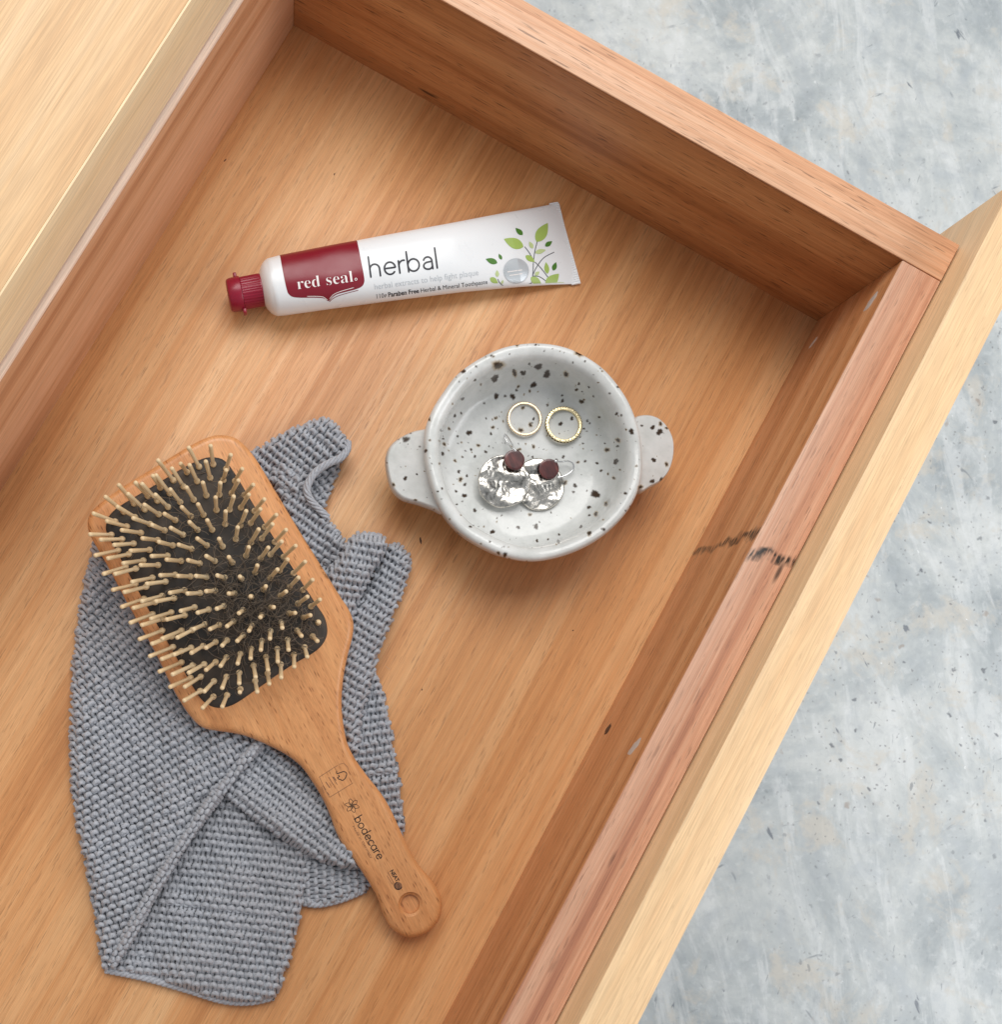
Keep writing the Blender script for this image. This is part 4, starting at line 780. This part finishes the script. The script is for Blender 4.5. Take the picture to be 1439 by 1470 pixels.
# pins: base and tip of each as measured
K1, K3 = 200/1439, 200/1225
def pk(o, k, L): return [((o[0]+a*k, o[1]+b*k), (o[0]+c*k, o[1]+d*k)) for a, b, c, d in L]
PINS = pk((110, 610), K1, [(1265,435,1150,225),(1410,410,1380,205),(1380,550,1330,370),(1245,585,1160,405),(1140,490,1050,370),(1000,575,830,355),(1105,640,975,440),(865,650,780,520),(965,710,810,510),(1210,775,1130,640),(1070,800,960,660),(735,735,600,590),(835,785,665,600),(945,850,805,715),(595,815,425,610),(705,875,520,705),(850,925,690,820),(490,900,285,735),(605,955,410,840),(760,1025,575,960),(400,1000,160,910),(520,1050,300,990),(910,1090,770,1030),(665,1115,455,1085),(360,1135,125,1130),(470,1180,235,1185),(590,1225,375,1240),(1180,945,1080,845),(1020,985,900,915),(1100,1135,965,1060),(1310,930,1250,815),(1250,1085,1160,1000),(840,1190,670,1170),(995,1245,840,1205),(1185,1280,1045,1235),(1345,1245,1240,1170),(1400,1085,1345,980),(430,1295,180,1350),(540,1335,310,1380),(755,1290,545,1300),(1340,730,1300,590),(940,1350,765,1355),(1080,1405,920,1390),(690,1400,470,1430)])
PINS += pk((280, 620), K1, [(320,385,370,230),(290,500,330,360),(410,510,490,375),(375,635,450,495),(250,650,260,520),(505,655,605,540),(470,785,560,640),(355,805,400,660),(220,810,210,670),(610,820,720,690),(570,945,680,790),(465,970,530,810),(310,955,315,815),(715,985,845,850),(685,1105,805,945),(575,1145,660,1000),(420,1110,440,980),(820,1140,945,1005),(775,1270,900,1125),(675,1310,760,1190),(525,1280,555,1185),(285,1185,245,1100),(205,1335,110,1280),(385,1350,345,1290),(910,1295,1045,1170)])
PINS += pk((130, 790), K3, [(310,145,105,210),(400,160,205,210),(595,130,430,130),(960,115,850,85),(545,240,355,280),(660,275,485,295),(745,215,605,220),(880,230,760,225),(1020,235,920,225),(1180,240,1110,220),(395,300,185,350),(490,320,285,370),(825,350,690,375),(965,375,845,380),(1095,355,1010,360),(630,400,440,450),(735,420,565,450),(470,425,265,500),(570,455,365,510),(915,500,785,535),(1040,520,935,550),(1170,490,1105,515),(710,545,520,605),(830,570,660,610),(545,560,340,640),(645,600,440,660),(1005,650,900,695),(1130,655,1045,695),(800,705,620,780),(895,700,755,770),(630,705,420,785),(725,850,510,935),(715,755,530,825),(1100,805,1010,860),(990,840,880,905),(800,885,615,960),(885,855,725,920),(800,985,595,1070),(900,1010,710,1095),(1000,1000,855,1080),(1100,980,1010,1055),(1195,940,1140,1020),(880,1120,690,1205),(970,1110,820,1205),(1085,1150,995,1245),(1195,1110,1155,1215),(965,1235,815,1325),(1080,1285,980,1390),(1200,1270,1155,1380),(1200,790,1155,840)])
PINS += pk((300, 790), K3, [(405,195,425,130),(535,245,605,165),(620,180,695,75),(740,205,850,95),(285,250,270,230),(480,345,500,315),(705,325,790,235),(825,350,915,255),(625,400,680,360),(225,380,170,380),(370,410,365,405),(545,500,570,500),(780,470,870,405),(895,495,980,430),(300,525,260,555),(465,570,450,590),(705,555,760,550),(830,590,895,570),(960,635,965,630),(215,625,155,670),(375,660,350,710),(635,635,645,685),(540,710,535,780),(775,705,815,755),(910,755,955,800),(300,745,245,800),(465,795,455,880),(690,785,700,880),(840,850,865,940),(370,865,365,955),(600,865,605,985),(745,915,750,1030),(275,910,250,1000),(500,935,520,1060),(630,1000,635,1125),(390,1010,410,1120),(515,1080,530,1180),(265,1075,265,1175),(405,1145,425,1250),(275,1220,270,1250)])
def bamboo():
    t = NT('bamboo_pin'); v = t.coord('Object' and 0.0, (900, 900, 90)); a = t.noise(v, 1, 3)
    inf = t.n('ShaderNodeObjectInfo'); rr_ = t.lvl(inf.outputs['Random'], 0, 1, 0, 0.55)
    c = t.ramp(a, [(0.3, srgb(216, 188, 146)), (0.6, srgb(238, 216, 178)), (0.8, srgb(246, 230, 200))]); c = t.mix(rr_, c, srgb(214, 182, 138)); return t.done(c, 0.42)
M_BAM = bamboo(); M_SOCK = plain('pin_socket_rubber', srgb(150, 122, 84), 0.5)
LP = 0.0168
pv, pf = lathe([(1e-5, -0.001), (0.00125, -0.0008), (0.00138, 0.0004), (0.00130, 0.0010), (0.00096, 0.0015), (0.00085, 0.0024), (0.00087, 0.009), (0.00094, 0.0150), (0.00096, 0.0158), (0.00086, 0.0164), (0.00054, 0.01672), (1e-5, LP)], 12)
pm_ = mesh('bristle', pv, pf[:, ::-1], M_BAM)
def tip_dir(b, tuv):
    d = ray(*tuv); d = d/np.linalg.norm(d); oc_ = CL-b; bq = np.dot(d, oc_); disc_ = bq*bq-(np.dot(oc_, oc_)-LP*LP)
    if disc_ < 0: P = CL-d*bq
    else: P = CL+d*(-bq-math.sqrt(disc_))
    v = P-b; return v/np.linalg.norm(v)
for k, (b, tq) in enumerate(PINS):
    W = onb([b], 0.001)[0]; z0 = float(pad_z(W[0], W[1], min(1.0, float(rho(W[0], W[1]))))); W = unp(b[0], b[1], z0)
    d = tip_dir(W, tq); o = bpy.data.objects.new('bristle', pm_); COL.objects.link(o); o.parent = br
    o.location = Vector(W)-br.location; o.rotation_mode = 'QUATERNION'; o.rotation_quaternion = Vector(d).to_track_quat('Z', 'Y')
    if k in (4, 45): o.scale = (1, 1, 0.8)
# loose hair caught between the pins
M_HAIR = plain('loose_hair', (0.16, 0.125, 0.095), 0.4); parts = []
rng = np.random.default_rng(3)
for k in range(800):
    g = rng.random() < 0.75; u0 = rng.normal(395 if g else 330, 55 if g else 70); v0 = rng.normal(870 if g else 800, 60 if g else 90); a = rng.uniform(0, 6.28); L = rng.uniform(12, 60); nseg = 14; cu = rng.normal(0, 0.16); u, v = u0, v0; P = []
    z = rng.uniform(0.0003, 0.006)
    for q in range(nseg):
        a += cu+rng.normal(0, 0.12); u += math.cos(a)*L/nseg; v += math.sin(a)*L/nseg; P.append((u, v, z+0.0015*math.sin(q*0.5+k)))
    ins, ds = pdist(np.array([p[0] for p in P]), np.array([p[1] for p in P]), PAD)
    if not ins.all(): continue
    W = np.array(P); B = onb(W[:, :2], 0.002); R0 = rho(B[:, 0], B[:, 1]); zz = pad_z(B[:, 0], B[:, 1], np.minimum(R0, 1))+np.maximum(W[:, 2], 0.0003); Q = unp(W[:, 0], W[:, 1], zz)
    parts.append(tube(crom(Q, 3, False), 0.00009 if k % 3 else 0.00014, 4))
v_, f_ = cat(parts); o = put('loose_hair', mesh('loose_hair', v_, f_, M_HAIR), br); o['kind'] = 'stuff'
# print on the handle
M_BURN = plain('brown_black_print', (0.035, 0.018, 0.012), 0.5); M_FAINT = plain('faint_brown_print', srgb(150, 96, 58), 0.5); M_FAINT2 = plain('worn_grey_print', srgb(128, 88, 62), 0.5)
def bdec(pf_, mat, name, lift=0.00006): return poly_decal(*pf_, brush_z, mat, name, body_b, lift)
bdec(strokes('bodecqre', (508.6, 1176.0), (542.6, 1234.4), 7.6, 1.45), M_BURN, 'brand_lettering')
bdec(typed('Made in Germany', (505.6, 1186.2), (533.0, 1232.6), 4.6), M_FAINT2, 'origin_lettering')
fl = []
for k in range(6):
    a = math.radians(12+60*k); c = np.array([505.6, 1156.6]); d = np.array([math.cos(a), math.sin(a)]); q = np.array([-d[1], d[0]])
    fl.append(ribbon(crom([c+d*1.5, c+d*5+q*3.0, c+d*10.3, c+d*5-q*3.0, c+d*1.5], 6, False), 0.75)); fl.append(ribbon([c, c+d*4.5+q*0.8], 0.7))
bdec(merge2(fl), M_BURN, 'flower_emblem')
bdec(typed('NEAT', (559.6, 1250.4), (569.4, 1266.6), 7.8, 0.03), M_BURN, 'stamp_lettering')
bdec(merge2([ribbon([(556.6, 1252.5), (565.8, 1268.2)], 0.8), ribbon([(555.6, 1257), (563.0, 1269.4)], 0.7)]), M_FAINT2, 'stamp_underline')
gc = np.array([571.8, 1271.6]); th = np.linspace(0, 2*np.pi, 30, endpoint=False)
bdec((np.vstack([gc[None], gc+5.3*np.stack([np.cos(th), np.sin(th)], 1)]), [(0, 1+k, 1+(k+1) % 30) for k in range(30)]), M_FAINT2, 'globe_stamp')
bdec(merge2([ribbon(arc(gc[0], gc[1], 5.3, 5.3, 20, 250, 24), 1.5), ribbon(arc(gc[0]-2, gc[1]+1, 3, 4.5, -60, 60, 12), 0.8)]), M_BURN, 'globe_outline', 0.00009)
q5 = lambda L: [(440+x*80/1439, 1080+y*80/1439) for x, y in L]
bdec(merge2([ribbon(crom(q5([(780, 490), (785, 548), (900, 515), (950, 497), (1005, 510), (1040, 555), (1020, 630), (985, 690), (920, 728), (880, 700), (830, 690), (800, 655), (850, 625), (825, 590)]), 3, False), 1.3)]), M_BURN, 'recycling_mark')
bdec(merge2([ribbon(q5(L), w_) for L, w_ in (([(330, 640), (700, 400), (800, 340)], 0.7), ([(600, 1160), (930, 960), (1200, 790)], 0.7), ([(330, 640), (480, 960), (600, 1160)], 0.6), ([(570, 640), (690, 830)], 1.0), ([(500, 770), (600, 910)], 1.3), ([(430, 860), (500, 970)], 1.0), ([(670, 630), (790, 830)], 0.9), ([(700, 640), (760, 720)], 1.4), ([(390, 900), (450, 1040)], 0.8), ([(540, 1040), (580, 1100)], 1.0), ([(850, 310), (960, 280), (1060, 380), (1080, 450)], 0.6))]), M_FAINT2, 'label_frame')
